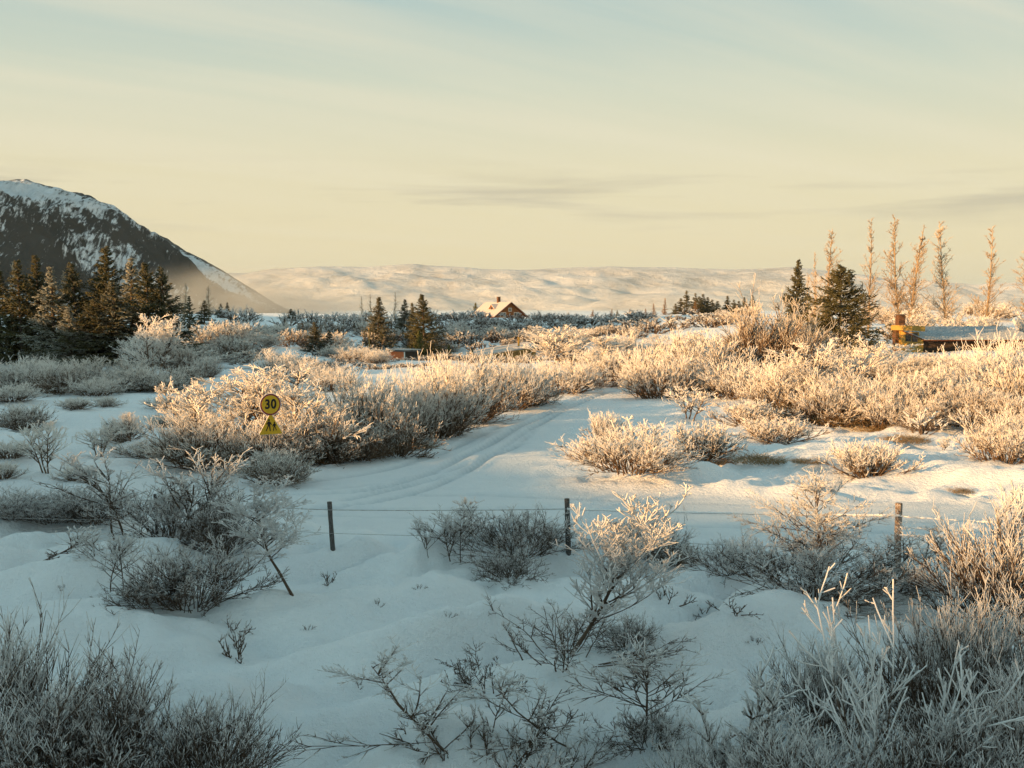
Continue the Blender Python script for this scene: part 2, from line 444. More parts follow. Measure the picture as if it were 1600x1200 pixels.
t.l(t.mix(k, rockc, snowc), b.inputs['Base Color']); b.inputs['Roughness'].default_value = 0.85
bump(t, b, n1.outputs[0], 0.8, 6.0)

def mountain():
    XR, DR = -380.0, 1720.0
    cp = np.array([(-6000, 230), (-2600, 225), (-1500, 228), (-900, 234), (-500, 240), (-200, 254), (-60, 268), (0, 277), (50, 287), (105, 301), (160, 317), (210, 341), (254, 371),
                   (288, 392), (326, 414), (360, 435), (386, 452), (412, 470), (448, 488), (510, 496)], float)
    xs = np.concatenate([np.linspace(-1750, -800, 40, endpoint=False), np.linspace(-800, -150, 240)])
    v = np.concatenate([np.linspace(-0.35, 1.05, 150), np.linspace(1.1, 3.0, 10)])
    X, Vv = np.meshgrid(xs, v, indexing='ij')
    D = DR - 0.75 * (XR - X)
    crest_px = 800 + X / D * FPX
    H = (480 - np.interp(crest_px, cp[:, 0], cp[:, 1])) / FPX * D + CAM_Z + 16
    H = np.maximum(H, 0)
    prof = np.interp(Vv, [-0.35, 0, 0.40, 0.60, 0.74, 0.86, 1.0, 1.5, 3.0], [0, 0.02, 0.34, 0.62, 0.84, 0.93, 1.0, 0.86, 0.15])
    depth = 120 + 1.1 * H
    Y = D + (Vv - 1.0) * depth
    rel = sstep(0.05, 0.35, Vv) * (1 - 0.62 * sstep(0.82, 1.0, Vv))
    gully = fbm((X + 0.8 * Vv * depth) / 42, Vv * 2.0, 3, 4)
    rough = fbm(X / 18, Y / 18, 13, 4)
    Z = H * prof - 16 + rel * (gully * 30 + rough * 13) * np.clip(H / 120, 0, 1) + fbm(X / 60, Y / 60, 23, 3) * 5 * np.clip(H / 100, 0, 1)
    Y = Y + rel * gully * 40
    nx, nv = X.shape
    hh = prof
    frost = np.interp(hh, [0, 0.22, 0.34, 0.42, 0.84, 0.90, 0.95, 1.0], [0.85, 0.7, 0.45, 0.36, 0.36, 0.50, 0.80, 0.80])
    frost = frost + 0.30 * fbm(X / 90, Vv * 3, 57, 3) - 0.21 - 0.42 * gully + 0.22 * sstep(0.1, 0.45, fbm((X + 0.5 * Vv * depth) / 120, Vv * 2.4, 67, 3)) * sstep(0.1, 0.3, Vv)
    i = np.arange(nx - 1)[:, None]; j = np.arange(nv - 1)[None, :]
    Q = np.stack([i * nv + j, (i + 1) * nv + j, (i + 1) * nv + j + 1, i * nv + j + 1], -1).reshape(-1, 4)
    me = mesh_np('mountain', np.stack([X, Y, Z], -1).reshape(-1, 3), Q, M_ROCK, frost.ravel(), smooth=True)
    o = bpy.data.objects.new('mountain', me); link(o)
    tag(o, 'dark rocky mountain with a snow covered crest, in shade', kind='structure')
mountain()

M_FAR, t, b = material("far snow")
g = t.n('ShaderNodeNewGeometry')
nb = t.n('ShaderNodeTexNoise', i_Scale=0.012, i_Detail=8.0, i_Roughness=0.7); t.l(g.outputs['Position'], nb.inputs['Vector'])
bump(t, b, nb.outputs[0], 0.9, 26.0)
n1 = t.n('ShaderNodeTexNoise', i_Scale=0.0022, i_Detail=8.0, i_Roughness=0.62); t.l(g.outputs['Position'], n1.inputs['Vector'])
n2 = t.n('ShaderNodeTexNoise', i_Scale=0.012, i_Detail=6.0, i_Roughness=0.7); t.l(g.outputs['Position'], n2.inputs['Vector'])
f = t.math('ADD', t.math('MULTIPLY', n1.outputs[0], 0.6), t.math('MULTIPLY', n2.outputs[0], 0.4))
t.l(t.ramp(f, [(0.38, (0.34, 0.34, 0.34, 1)), (0.47, (0.50, 0.51, 0.52, 1)), (0.6, (0.62, 0.64, 0.66, 1))]), b.inputs['Base Color'])
b.inputs['Roughness'].default_value = 0.8
def far_hills():
    D = 8200.0
    cp = np.array([(-900, 440), (-200, 432), (200, 430), (390, 426), (430, 420), (500, 416), (570, 417), (610, 414), (650, 412), (700, 416), (760, 421), (830, 421),
                   (880, 418), (960, 417), (1060, 419), (1140, 421), (1235, 417), (1290, 424), (1400, 437), (1500, 444), (1600, 447), (1800, 452), (2600, 460)], float)
    xs = np.concatenate([np.linspace(-7800, -4200, 24, endpoint=False), np.linspace(-4200, 4200, 330), np.linspace(4200, 7800, 25)[1:]])
    v = np.linspace(0, 1.25, 90)
    X, Vv = np.meshgrid(xs, v, indexing='ij')
    H = (480 - np.interp(800 + X / D * FPX, cp[:, 0], cp[:, 1])) / FPX * D + 36
    Y = D + (Vv - 1.0) * 2200
    prof = np.interp(Vv, [0, 0.15, 0.45, 0.7, 0.88, 1.0, 1.25], [0, 0.12, 0.42, 0.70, 0.92, 1.0, 0.8])
    fall = np.sin(np.clip(Vv, 0, 1) * math.pi) ** 0.7
    Z = H * prof - 32 + fall * (85 * fbm(X / 900, Y / 800, 7, 5) + 30 * fbm(X / 230, Y / 200, 8, 4) - 70 * np.abs(fbm(X / 620 + 0.4 * fbm(X / 500, Y / 500, 90, 2), Y / 560, 88, 3))) + 10 * fbm(X / 300, Y / 300, 19, 3) * np.clip(Vv, 0, 1)
    nx, nv = X.shape
    i = np.arange(nx - 1)[:, None]; j = np.arange(nv - 1)[None, :]
    Q = np.stack([i * nv + j, (i + 1) * nv + j, (i + 1) * nv + j + 1, i * nv + j + 1], -1).reshape(-1, 4)
    me = mesh_np('hills', np.stack([X, Y, Z], -1).reshape(-1, 3), Q, M_FAR, smooth=True)
    o = bpy.data.objects.new('hills', me); link(o)
    tag(o, 'low snow covered hills on the horizon in pale sunlight', kind='structure')
far_hills()

# ------------------------------------------------------------------ air
def volume_mat(name, colr, dens, aniso=0.0):
    m = bpy.data.materials.new(name); m.use_nodes = True
    t = NT(m.node_tree)
    o = t.n('ShaderNodeOutputMaterial'); v = t.n('ShaderNodeVolumePrincipled')
    v.inputs['Color'].default_value = colr; v.inputs['Density'].default_value = dens; v.inputs['Anisotropy'].default_value = aniso
    t.l(v.outputs[0], o.inputs['Volume'])
    return m
HAZE = 2.6e-5
bm = bmesh.new(); box(bm, -24000, 24000, -21500, 21500, -50, 420)
o = bm_obj('haze', bm, volume_mat('haze', (0.55, 0.78, 0.98, 1), HAZE)); tag(o, 'thin morning haze over the whole valley', kind='stuff')
def mist(loc, rad, dens, label, scale=3.0):
    bm = bmesh.new(); bmesh.ops.create_icosphere(bm, subdivisions=3, radius=1.0)
    for vtx in bm.verts: vtx.co.z = max(vtx.co.z, -0.02)
    m = volume_mat('mist', (0.80, 0.91, 0.98, 1), dens); t = NT.__new__(NT); t.t = m.node_tree
    v = [n_ for n_ in m.node_tree.nodes if n_.type == 'PRINCIPLED_VOLUME'][0]
    tcn = t.n('ShaderNodeTexCoord'); ln = t.n('ShaderNodeVectorMath', operation='LENGTH'); t.l(tcn.outputs['Object'], ln.inputs[0])
    nzn = t.n('ShaderNodeTexNoise', i_Scale=scale, i_Detail=3.0); t.l(tcn.outputs['Object'], nzn.inputs['Vector'])
    fall = t.math('SUBTRACT', 1.0, ln.outputs['Value'], True)
    fall = t.math('POWER', t.math('MULTIPLY', fall, 1.6, True), 1.4)
    dn = t.math('MULTIPLY', fall, t.math('MULTIPLY', t.math('SUBTRACT', nzn.outputs[0], 0.22, True), 2.6 * dens))
    t.l(dn, v.inputs['Density'])
    o = bm_obj('mist', bm, m); o.location = loc; o.scale = rad
    tag(o, label, kind='stuff')
mist((200, 4600, -40), (5200, 1700, 175), 0.00028, 'thin wide mist lying in the valley before the far hills', 5.0)
mist((-330, 1400, -6), (210, 150, 75), 0.011, 'low mist bank at the foot of the dark mountain')

# ------------------------------------------------------------------ growing plants
def norm(v): return v / np.maximum(np.linalg.norm(v, axis=-1, keepdims=True), 1e-9)
def walk(base, d, L, n, up, jit, R, spread=0.0):
    """polylines that start at base along d; up bends them skyward, jit makes them crooked"""
    P = len(base); pts = np.empty((P, n, 3)); pts[:, 0] = base
    d = norm(d); st = (L / (n - 1))[:, None]
    for i in range(1, n):
        d = norm(d + np.array([0, 0, 1.0]) * (up if np.isscalar(up) else up[:, None]) / (n - 1) + R.normal(0, jit, (P, 3)))
        pts[:, i] = pts[:, i - 1] + d * st
    return pts
def sprout(par, parL, k, t0, t1, ang, ratio, n, up, jit, R, apical=0.45, flat=0.0):
    """k side shoots on each parent polyline"""
    P, m, _ = par.shape
    t = t0 + (t1 - t0) * R.random((P, k))
    f = t * (m - 1); i = np.minimum(f.astype(int), m - 2); fr = (f - i)[..., None]
    idx = np.arange(P)[:, None]
    a = par[idx, i]; b = par[idx, i + 1]
    base = a + (b - a) * fr; T = norm(b - a)
    ref = np.where(np.abs(T[..., 2:3]) < 0.9, np.array([0, 0, 1.0]), np.array([1.0, 0, 0]))
    U = norm(np.cross(T, ref)); W = np.cross(T, U)
    ph = R.random((P, k)) * 2 * math.pi
    ph = np.where(R.random((P, k)) < flat, np.where(R.random((P, k)) < 0.5, 0, math.pi) + R.normal(0, .25, (P, k)), ph)
    an = np.radians(ang) * (0.65 + 0.7 * R.random((P, k)))
    d = np.cos(an)[..., None] * T + np.sin(an)[..., None] * (np.cos(ph)[..., None] * U + np.sin(ph)[..., None] * W)
    L = parL[:, None] * ratio * (1 - apical * (t - t0) / max(t1 - t0, 1e-6)) * (0.35 + 1.05 * R.random((P, k)) ** 1.3)
    base = base.reshape(-1, 3); d = d.reshape(-1, 3); L = L.ravel()
    return walk(base, d, L, n, up, jit, R), L
def tubes(pts, r0, r1, sides=3, lump=0.0, R=None):
    P, n, _ = pts.shape
    T = np.empty_like(pts); T[:, 1:-1] = pts[:, 2:] - pts[:, :-2]; T[:, 0] = pts[:, 1] - pts[:, 0]; T[:, -1] = pts[:, -1] - pts[:, -2]
    T = norm(T)
    ref = np.where(np.abs(T[:, :1, 2:3]) < 0.85, np.array([0, 0, 1.0]), np.array([1.0, 0, 0]))
    U = norm(np.cross(T, np.broadcast_to(ref, T.shape))); W = np.cross(T, U)
    tt = np.linspace(0, 1, n)[None, :, None, None]
    r0 = np.asarray(r0, float).reshape(-1, 1, 1, 1) if np.ndim(r0) else r0
    r1 = np.asarray(r1, float).reshape(-1, 1, 1, 1) if np.ndim(r1) else r1
    rad = r0 + (r1 - r0) * tt
    rad = np.broadcast_to(rad, (P, n, 1, 1))
    if lump > 0: rad = rad * (1 + lump * R.normal(0, 1, (P, n, 1, 1)).clip(-1.4, 1.6))
    a = np.linspace(0, 2 * math.pi, sides, endpoint=False)
    off = np.cos(a)[None, None, :, None] * U[:, :, None, :] + np.sin(a)[None, None, :, None] * W[:, :, None, :]
    V = pts[:, :, None, :] + off * rad
    p = np.arange(P)[:, None, None]; i = np.arange(n - 1)[None, :, None]; s = np.arange(sides)[None, None, :]; s2 = (s + 1) % sides
    b = p * n * sides + i * sides
    Q = np.stack([b + s, b + s2, b + sides + s2, b + sides + s], -1).reshape(-1, 4)
    return V.reshape(-1, 3), Q
class Acc:
    def __init__(self): self.v = []; self.q = []; self.f = []; self.o = 0
    def add(self, pts, r0, r1, f0, f1, sides=3, lump=0.0, R=None, hmax=None, fh=0.0):
        V, Q = tubes(pts, r0, r1, sides, lump, R)
        P, n, _ = pts.shape
        fr = np.broadcast_to((f0 + (f1 - f0) * np.linspace(0, 1, n))[None, :, None], (P, n, sides)).reshape(-1).copy()
        if hmax: fr = fr + fh * (np.clip(V[:, 2] / hmax, 0, 1) - 0.5)
        self.v.append(V); self.q.append(Q + self.o); self.f.append(fr); self.o += len(V)
    def mesh(self, name, mat): return mesh_np(name, np.vstack(self.v), np.vstack(self.q), mat, np.concatenate(self.f))

def stems_dome(R, n, H, W, lean=(0, 0), spread=0.10, emin=12, power=0.8):
    """stems fanning out of the ground so that their tips lie on a dome H high and W wide"""
    az = R.random(n) * 2 * math.pi
    el = np.radians(emin + (90 - emin) * (R.random(n) ** power))
    d = np.stack([np.cos(az) * np.cos(el) + lean[0], np.sin(az) * np.cos(el) + lean[1], np.sin(el)], -1)
    base = np.stack([np.cos(az) * W * spread * R.random(n), np.sin(az) * W * spread * R.random(n), np.full(n, -0.06)], -1)
    a, c = W / 2, H
    L = 1 / np.sqrt((np.cos(el) / a) ** 2 + (np.sin(el) / c) ** 2) * (0.68 + 0.34 * R.random(n) + 0.22 * (R.random(n) < 0.12))
    return base, d, L

PROTO = {}
def finish(name, stem, crown, mat=None, H=1.0, W=1.0):
    V = np.vstack(crown.v)
    H = float(np.percentile(V[:, 2], 99.5)); W = float(np.percentile(V[:, 0], 98) - np.percentile(V[:, 0], 2) + np.percentile(V[:, 1], 98) - np.percentile(V[:, 1], 2)) / 2
    PROTO[name] = dict(stem=stem.mesh('stem', mat or M_TWIG) if stem else None, crown=crown.mesh('crown', mat or M_TWIG), H=H, W=W)
    return PROTO[name]

def dome(name, seed, H, W, n=60, k1=7, k2=6, k3=0, r=0.010, emin=14, up0=0.25, jit=0.05, ang=34, ratio=0.5, frost=(0.15, 0.55, 0.95), lump=0.12, mat=None, spread=0.16, power=0.8, lean=(0, 0), up2=0.35):
    R = np.random.default_rng(seed)
    b, d, L = stems_dome(R, n, H, W, lean, spread, emin, power)
    s0 = walk(b, d, L, 6, up0, jit, R)
    st = Acc(); cr = Acc()
    st.add(s0, r * 2.1, r * 0.8, frost[0] - .15, frost[1], 3, 0.1, R, H, 0.5)
    l1, L1 = sprout(s0, L, k1, 0.25, 1.0, ang, ratio, 4, up2, jit, R)
    cr.add(l1, r * 1.15, r * 0.75, frost[0], frost[1] + .1, 3, lump, R, H, 0.5)
    l2, L2 = sprout(l1, L1, k2, 0.2, 1.0, ang + 4, 0.5, 3, up2, jit * 1.3, R)
    cr.add(l2, r * 0.85, r * 0.75, frost[1] - .1, frost[2], 3, lump, R, H, 0.5)
    if k3:
        l3, _ = sprout(l2, L2, k3, 0.25, 1.0, ang + 8, 0.55, 2, up2, jit, R)
        cr.add(l3, r * 0.7, r * 0.7, frost[1], frost[2] + .1, 3, lump, R, H, 0.5)
    return finish(name, st, cr, mat, H, W)

def sapling(name, seed, H, W, n1=26, k2=7, k3=5, k4=0, r=0.011, lean=(0, 0), ang=48, curve=0.4, frost=(0.1, 0.5, 0.95), trunks=1, t0=0.12, lump=0.12, mat=None, up=0.35, jit=0.06, apical=0.6, tr=2.6):
    """a young birch: one or more leading stems with ascending side branches"""
    R = np.random.default_rng(seed)
    az = R.random(trunks) * 6.28
    d = np.stack([np.cos(az) * 0.18 * (trunks > 1) + lean[0], np.sin(az) * 0.18 * (trunks > 1) + lean[1], np.ones(trunks)], -1)
    b = np.stack([np.cos(az) * 0.06 * trunks, np.sin(az) * 0.06 * trunks, np.full(trunks, -0.08)], -1)
    L = np.full(trunks, H * 1.06) * (1 - 0.2 * R.random(trunks) * (trunks > 1))
    s0 = walk(b, d, L, 9, curve, jit * 0.8, R)
    st = Acc(); cr = Acc()
    st.add(s0, r * tr, r * 0.9, frost[0] - .2, frost[1], 5, 0.08, R, H, 0.5)
    l1, L1 = sprout(s0, np.full(trunks, W * 0.62 * (1.0)), n1, t0, 1.0, ang, 1.0, 7, up, jit, R, apical)
    (st if k3 else cr).add(l1, r * 1.3, r * 0.8, frost[0], frost[1] + .15, 3, lump, R, H, 0.5)
    l2, L2 = sprout(l1, L1, k2, 0.18, 1.0, 38, 0.48, 5, up * 0.8, jit, R)
    cr.add(l2, r * 0.95, r * 0.75, frost[0] + .25, frost[2], 3, lump, R, H, 0.5)
    if k3:
        l3, L3 = sprout(l2, L2, k3, 0.2, 1.0, 40, 0.5, 3, up * 0.6, jit, R)
        cr.add(l3, r * 0.8, r * 0.72, frost[1], frost[2] + .05, 3, lump, R, H, 0.5)
        if k4:
            l4, _ = sprout(l3, L3, k4, 0.2, 1.0, 42, 0.55, 2, up * 0.5, jit, R)
            cr.add(l4, r * 0.7, r * 0.7, frost[1] + .1, frost[2] + .1, 3, lump, R, H, 0.5)
    return finish(name, st, cr, mat, H, W)

def shoots(name, seed, H, W, n=12, k1=7, k2=3, r=0.013, frost=(0.5, 0.75, 1.0), emin=38):
    """straight stiff shoots thick with rime"""
    R = np.random.default_rng(seed)
    b, d, L = stems_dome(R, n, H, W, (0, 0), 0.12, emin, 0.6)
    s0 = walk(b, d, L, 8, 0.35, 0.035, R)
    st = Acc(); cr = Acc()
    st.add(s0, r * 1.5, r * 0.95, frost[0] - .25, frost[1], 4, 0.12, R, H, 0.4)
    l1, L1 = sprout(s0, L, k1, 0.3, 0.97, 36, 0.30, 5, 0.3, 0.04, R)
    cr.add(l1, r * 1.05, r * 0.95, frost[0], frost[2], 4, 0.16, R, H, 0.4)
    l2, _ = sprout(l1, L1, k2, 0.2, 0.95, 40, 0.5, 4, 0.2, 0.05, R)
    cr.add(l2, r * 0.95, r * 0.9, frost[1], frost[2], 3, 0.16, R, H, 0.4)
    return finish(name, st, cr, None, H, W)

def sprawl(name, seed, H, W, n=16, k1=8, k2=6, k3=3, r=0.009, frost=(0.05, 0.35, 0.75)):
    """low crooked branches reaching out over the snow"""
    R = np.random.default_rng(seed)
    b, d, L = stems_dome(R, n, H, W, (0, 0), 0.2, 4, 2.0)
    s0 = walk(b, d, L, 8, 0.15, 0.10, R)
    st = Acc(); cr = Acc()
    st.add(s0, r * 2.2, r * 0.8, frost[0] - .1, frost[1], 4, 0.1, R, H, 0.4)
    l1, L1 = sprout(s0, L, k1, 0.2, 1.0, 42, 0.45, 6, 0.25, 0.08, R, flat=0.4)
    cr.add(l1, r * 1.2, r * 0.75, frost[0], frost[1] + .1, 3, 0.12, R, H, 0.5)
    l2, L2 = sprout(l1, L1, k2, 0.2, 1.0, 40, 0.5, 4, 0.25, 0.08, R)
    cr.add(l2, r * 0.85, r * 0.75, frost[1] - .1, frost[2], 3, 0.12, R, H, 0.5)
    if k3:
        l3, _ = sprout(l2, L2, k3, 0.2, 1.0, 40, 0.55, 3, 0.2, 0.08, R)
        cr.add(l3, r * 0.72, r * 0.7, frost[1], frost[2], 3, 0.1, R, H, 0.5)
    return finish(name, st, cr, None, H, W)

def grass(name, seed, H, W, n=260, r=0.006):
    R = np.random.default_rng(seed)
    az = R.random(n) * 6.28; rr = np.sqrt(R.random(n)) * W / 2
    base = np.stack([np.cos(az) * rr, np.sin(az) * rr, np.full(n, -0.04)], -1)
    a2 = R.random(n) * 6.28; d = np.stack([np.cos(a2) * 0.6, np.sin(a2) * 0.6, np.ones(n)], -1)
    p = walk(base, d, H * (0.6 + 0.8 * R.random(n)) * (1.1 - 0.6 * (rr / (W / 2)) ** 2), 5, -0.9, 0.12, R)
    cr = Acc(); cr.add(p, r, r * 0.35, 0.25, 0.75, 3, 0, R)
    return finish(name, None, cr, M_GRASS, H, W)

# ---- near plants, one mesh each
dome('broom_a', 1, 1.5, 2.2, n=95, k1=8, k2=6, r=0.00434, emin=18, frost=(-0.14, 0.28, 0.60), jit=0.055, ang=28)
dome('broom_b', 2, 1.5, 2.2, n=88, k1=8, k2=7, r=0.00418, emin=25, frost=(-0.08, 0.36, 0.70), jit=0.05, ang=28)
dome('broom_lit', 3, 2.0, 2.4, n=95, k1=8, k2=5, r=0.00720, emin=25, frost=(0.0, 0.45, 0.9), jit=0.04, ang=24)
dome('willow_near', 4, 1.1, 2.2, n=60, k1=8, k2=7, k3=1, r=0.00450, emin=10, frost=(0.0, 0.38, 0.72), jit=0.09, ang=36)
dome('low_near', 5, 0.7, 2.0, n=48, k1=8, k2=6, k3=2, r=0.00450, emin=5, frost=(-0.05, 0.35, 0.68), jit=0.09, ang=38, power=1.4)
sapling('birch_lean', 6, 1.5, 1.3, n1=24, k2=8, k3=6, r=0.00496, lean=(-0.55, 0.1), frost=(0, 0.35, 0.72), curve=0.5)
sapling('birch_up', 7, 1.2, 1.2, n1=24, k2=8, k3=6, r=0.00562, frost=(-0.05, 0.3, 0.62), ang=50, t0=0.2, tr=2.2)
sapling('birch_frost', 8, 2.0, 1.5, n1=40, k2=9, k3=6, k4=1, r=0.00680, lean=(0.4, 0.0), frost=(0.15, 0.62, 1.0), t0=0.2, curve=0.8, tr=3.0, up=0.9, ang=40, apical=0.35)
sapling('birch_round', 9, 1.9, 1.4, n1=34, k2=9, k3=7, k4=2, r=0.00680, lean=(-0.25, 0.0), frost=(0.1, 0.6, 1.0), t0=0.38, curve=0.4, tr=3.0, up=0.2)
sapling('leader', 10, 2.0, 2.6, n1=52, k2=9, k3=6, k4=1, r=0.00560, frost=(0.0, 0.42, 0.85), ang=66, t0=0.04, trunks=1, apical=0.93, up=0.25, tr=2.6)
sapling('bare_near', 11, 1.0, 1.2, n1=10, k2=7, k3=5, r=0.00487, frost=(0.0, 0.3, 0.6), trunks=4, ang=36, t0=0.2, tr=1.7)
shoots('shoots_a', 12, 1.7, 2.0, n=10, k1=10, k2=3, r=0.00608)
shoots('shoots_b', 13, 1.4, 1.2, n=14, k1=10, k2=4, r=0.0075, frost=(0.25, 0.5, 0.8))
sprawl('sprawl_a', 14, 0.8, 3.0, n=20, k1=9, k2=6, k3=2, r=0.00496)
sprawl('sprawl_b', 15, 0.6, 2.4, n=16, k1=9, k2=6, k3=2, r=0.00496, frost=(-.1, 0.25, 0.6))
sprawl('sprig', 16, 0.35, 0.9, n=6, k1=6, k2=4, k3=0, r=0.0055, frost=(0.1, 0.45, 0.8))
sapling('bent_sprig', 17, 1.0, 0.6, n1=14, k2=6, k3=3, r=0.006, lean=(1.1, 0.0), frost=(0.1, 0.4, 0.75), t0=0.3, curve=0.3, tr=2.0, ang=34)
# ---- plants in the middle distance
dome('mid_dome_a', 21, 2.6, 4.0, n=90, k1=8, k2=6, k3=0, r=0.01224, emin=12, frost=(0.1, 0.55, 0.98), jit=0.06, ang=30, spread=0.22, mat=M_MID)
dome('mid_dome_b', 22, 2.4, 3.6, n=100, k1=8, k2=6, r=0.01152, emin=12, frost=(0.0, 0.45, 0.9), jit=0.07, ang=32, spread=0.24, mat=M_MID)
dome('mid_dome_c', 23, 2.2, 4.2, n=100, k1=8, k2=6, r=0.01152, emin=8, frost=(0.12, 0.6, 1.0), jit=0.07, ang=34, spread=0.26, mat=M_MID)
dome('mid_brown', 24, 3.2, 3.6, n=95, k1=8, k2=7, r=0.012, emin=8, frost=(0.05, 0.35, 0.72), jit=0.06, ang=30, mat=M_BROWN, spread=0.2)
dome('mid_dark', 25, 1.3, 3.0, n=55, k1=8, k2=5, r=0.00936, emin=8, frost=(-0.1, 0.3, 0.62), jit=0.09, ang=36, power=1.2, mat=M_MID)
sapling('mid_tree_a', 26, 3.0, 2.2, n1=28, k2=8, k3=5, r=0.01296, frost=(0.15, 0.6, 1.0), trunks=3, ang=38, t0=0.18, tr=2.2, mat=M_MID)
sapling('mid_tree_b', 27, 3.0, 2.4, n1=26, k2=8, k3=5, r=0.01296, frost=(0.15, 0.62, 1.0), trunks=4, ang=42, t0=0.15, tr=2.0, mat=M_MID)
sapling('mid_small', 28, 1.3, 1.1, n1=16, k2=6, k3=4, r=0.00936, frost=(0.1, 0.55, 1.0), trunks=3, ang=42, t0=0.22, tr=1.6, up=0.7, mat=M_MID)
dome('mid_low', 29, 0.9, 2.4, n=70, k1=7, k2=5, r=0.00864, emin=8, frost=(0.15, 0.6, 1.0), jit=0.1, ang=38, mat=M_MID)
shoots('mid_shoots', 30, 1.3, 1.6, n=12, k1=8, k2=3, r=0.01152)
# ---- far plants
dome('far_a', 41, 2.2, 3.6, n=60, k1=6, k2=4, r=0.026, emin=10, frost=(0.05, 0.45, 0.85), jit=0.07, ang=32, spread=0.25, mat=M_MID)
dome('far_b', 42, 2.0, 3.8, n=60, k1=6, k2=4, r=0.026, emin=8, frost=(0.0, 0.32, 0.66), jit=0.08, ang=34, spread=0.28, mat=M_MID)
dome('far_c', 43, 2.6, 3.0, n=60, k1=6, k2=4, r=0.024, emin=16, frost=(0.1, 0.5, 0.9), jit=0.07, ang=32, mat=M_MID)
sapling('far_tree', 44, 3.4, 2.2, n1=26, k2=7, k3=4, r=0.022, frost=(0.1, 0.5, 0.9), trunks=3, ang=36, t0=0.2, tr=2, mat=M_MID)
grass('tuft', 51, 0.35, 1.1, n=420)
grass('hummock', 52, 0.5, 2.2, n=900, r=0.008)

# ---- conifers
def conifer(name, seed, H, W, whorls=30, per=8, sprays=12, mat=None, r=0.052, droop=-0.25, frost=(0.1, 0.75), taper=0.9, gap=0.0, el0=28):
    R = np.random.default_rng(seed)
    tr = Acc(); cr = Acc()
    spine = walk(np.array([[0, 0, -0.1]]), np.array([[0.0, 0, 1]]), np.array([H * 1.0 + 0.1]), 12, 0, 0.008, R)
    tr.add(spine, H * 0.016 + 0.02, 0.015, 0, 0, 7, 0, R)
    P = whorls * per
    hz = np.repeat(np.linspace(0.05, 0.985, whorls), per) + R.normal(0, 0.012, P)
    hz = np.clip(hz, 0.03, 0.99)
    L = (W / 2) * ((1 - hz) ** taper + 0.03) * (0.6 + 0.6 * R.random(P)) * (1 - gap * (R.random(P) < 0.25))
    az = R.random(P) * 6.28
    el = np.radians(el0 * hz * 1.6 - 12 + R.normal(0, 8, P))
    d = np.stack([np.cos(az) * np.cos(el), np.sin(az) * np.cos(el), np.sin(el)], -1)
    cx = np.interp(hz * H, spine[0, :, 2], spine[0, :, 0]); cy = np.interp(hz * H, spine[0, :, 2], spine[0, :, 1])
    b = np.stack([cx, cy, hz * H], -1)
    l0 = walk(b, d, L, 6, 0.35 + droop * 0.3, 0.05, R)
    cr.add(l0, r * 0.7, r * 0.45, frost[0], frost[1], 3, 0, R)
    l1, L1 = sprout(l0, np.maximum(L, 0.5), sprays, 0.12, 1.0, 46, 0.40, 3, droop, 0.07, R, 0.35, flat=0.75)
    cr.add(l1, r * 1.0, r * 0.35, frost[0], frost[1], 3, 0.25, R)
    l2, _ = sprout(l1, L1, 3, 0.1, 1.0, 48, 0.42, 2, droop * 1.2, 0.06, R, 0.3)
    cr.add(l2, r * 0.85, r * 0.25, frost[0] + .05, frost[1] + .1, 3, 0.2, R)
    PROTO[name] = dict(stem=tr.mesh('trunk', M_BARK), crown=cr.mesh('crown', mat or M_NEEDLE), H=H, W=W)
conifer('spruce_a', 61, 10, 5.2)
conifer('spruce_b', 62, 10, 5.0, whorls=30, per=7, droop=-0.4)
conifer('spruce_c', 63, 10, 6.0, whorls=27, per=9, gap=0.3)
conifer('spruce_frost', 64, 10, 4.4, whorls=26, per=7, frost=(0.35, 1.0))
conifer('spruce_wide', 65, 7, 7.2, whorls=20, per=9, sprays=15, r=0.038, taper=0.75)
conifer('far_spruce', 66, 8, 3.8, whorls=18, per=7, sprays=8, r=0.09)
conifer('pine', 67, 4, 2.8, whorls=12, per=7, sprays=9, mat=M_PINE, r=0.06, droop=0.5, taper=0.55, el0=40)
conifer('larch', 68, 8, 2.6, whorls=18, per=7, sprays=8, mat=M_LARCH, r=0.06, droop=0.1)
def poplar(name, seed, H, W, twin=False):
    R = np.random.default_rng(seed)
    n = 2 if twin else 1
    b = np.array([[0, 0, -0.1], [0.5, 0.1, -0.1]])[:n]; d = np.array([[-0.02, 0, 1], [0.05, 0, 1.0]])[:n]
    L = np.array([H, H * 0.93])[:n]
    s0 = walk(b, d, L, 14, 0.15, 0.018, R)
    tr = Acc(); cr = Acc()
    tr.add(s0, 0.10, 0.02, 0.1, 0.5, 6, 0.04, R)
    l1, L1 = sprout(s0, L, 84, 0.06, 0.99, 36, 0.20, 6, 0.5, 0.06, R, 0.84)
    cr.add(l1, 0.024, 0.012, 0.2, 0.6, 3, 0.1, R)
    l2, L2 = sprout(l1, L1, 8, 0.15, 1.0, 40, 0.42, 4, 0.35, 0.07, R)
    cr.add(l2, 0.016, 0.012, 0.35, 0.8, 3, 0.1, R)
    l3, _ = sprout(l2, L2, 3, 0.2, 1.0, 40, 0.5, 3, 0.3, 0.07, R)
    cr.add(l3, 0.013, 0.011, 0.45, 0.9, 3, 0.1, R)
    PROTO[name] = dict(stem=tr.mesh('trunk', M_POPLAR), crown=cr.mesh('crown', M_POPLAR), H=H, W=W)
poplar('poplar_a', 71, 12, 2.9); poplar('poplar_b', 72, 12, 3.1); poplar('poplar_c', 74, 12, 2.6); poplar('poplar_twin', 73, 12, 3.3, True)

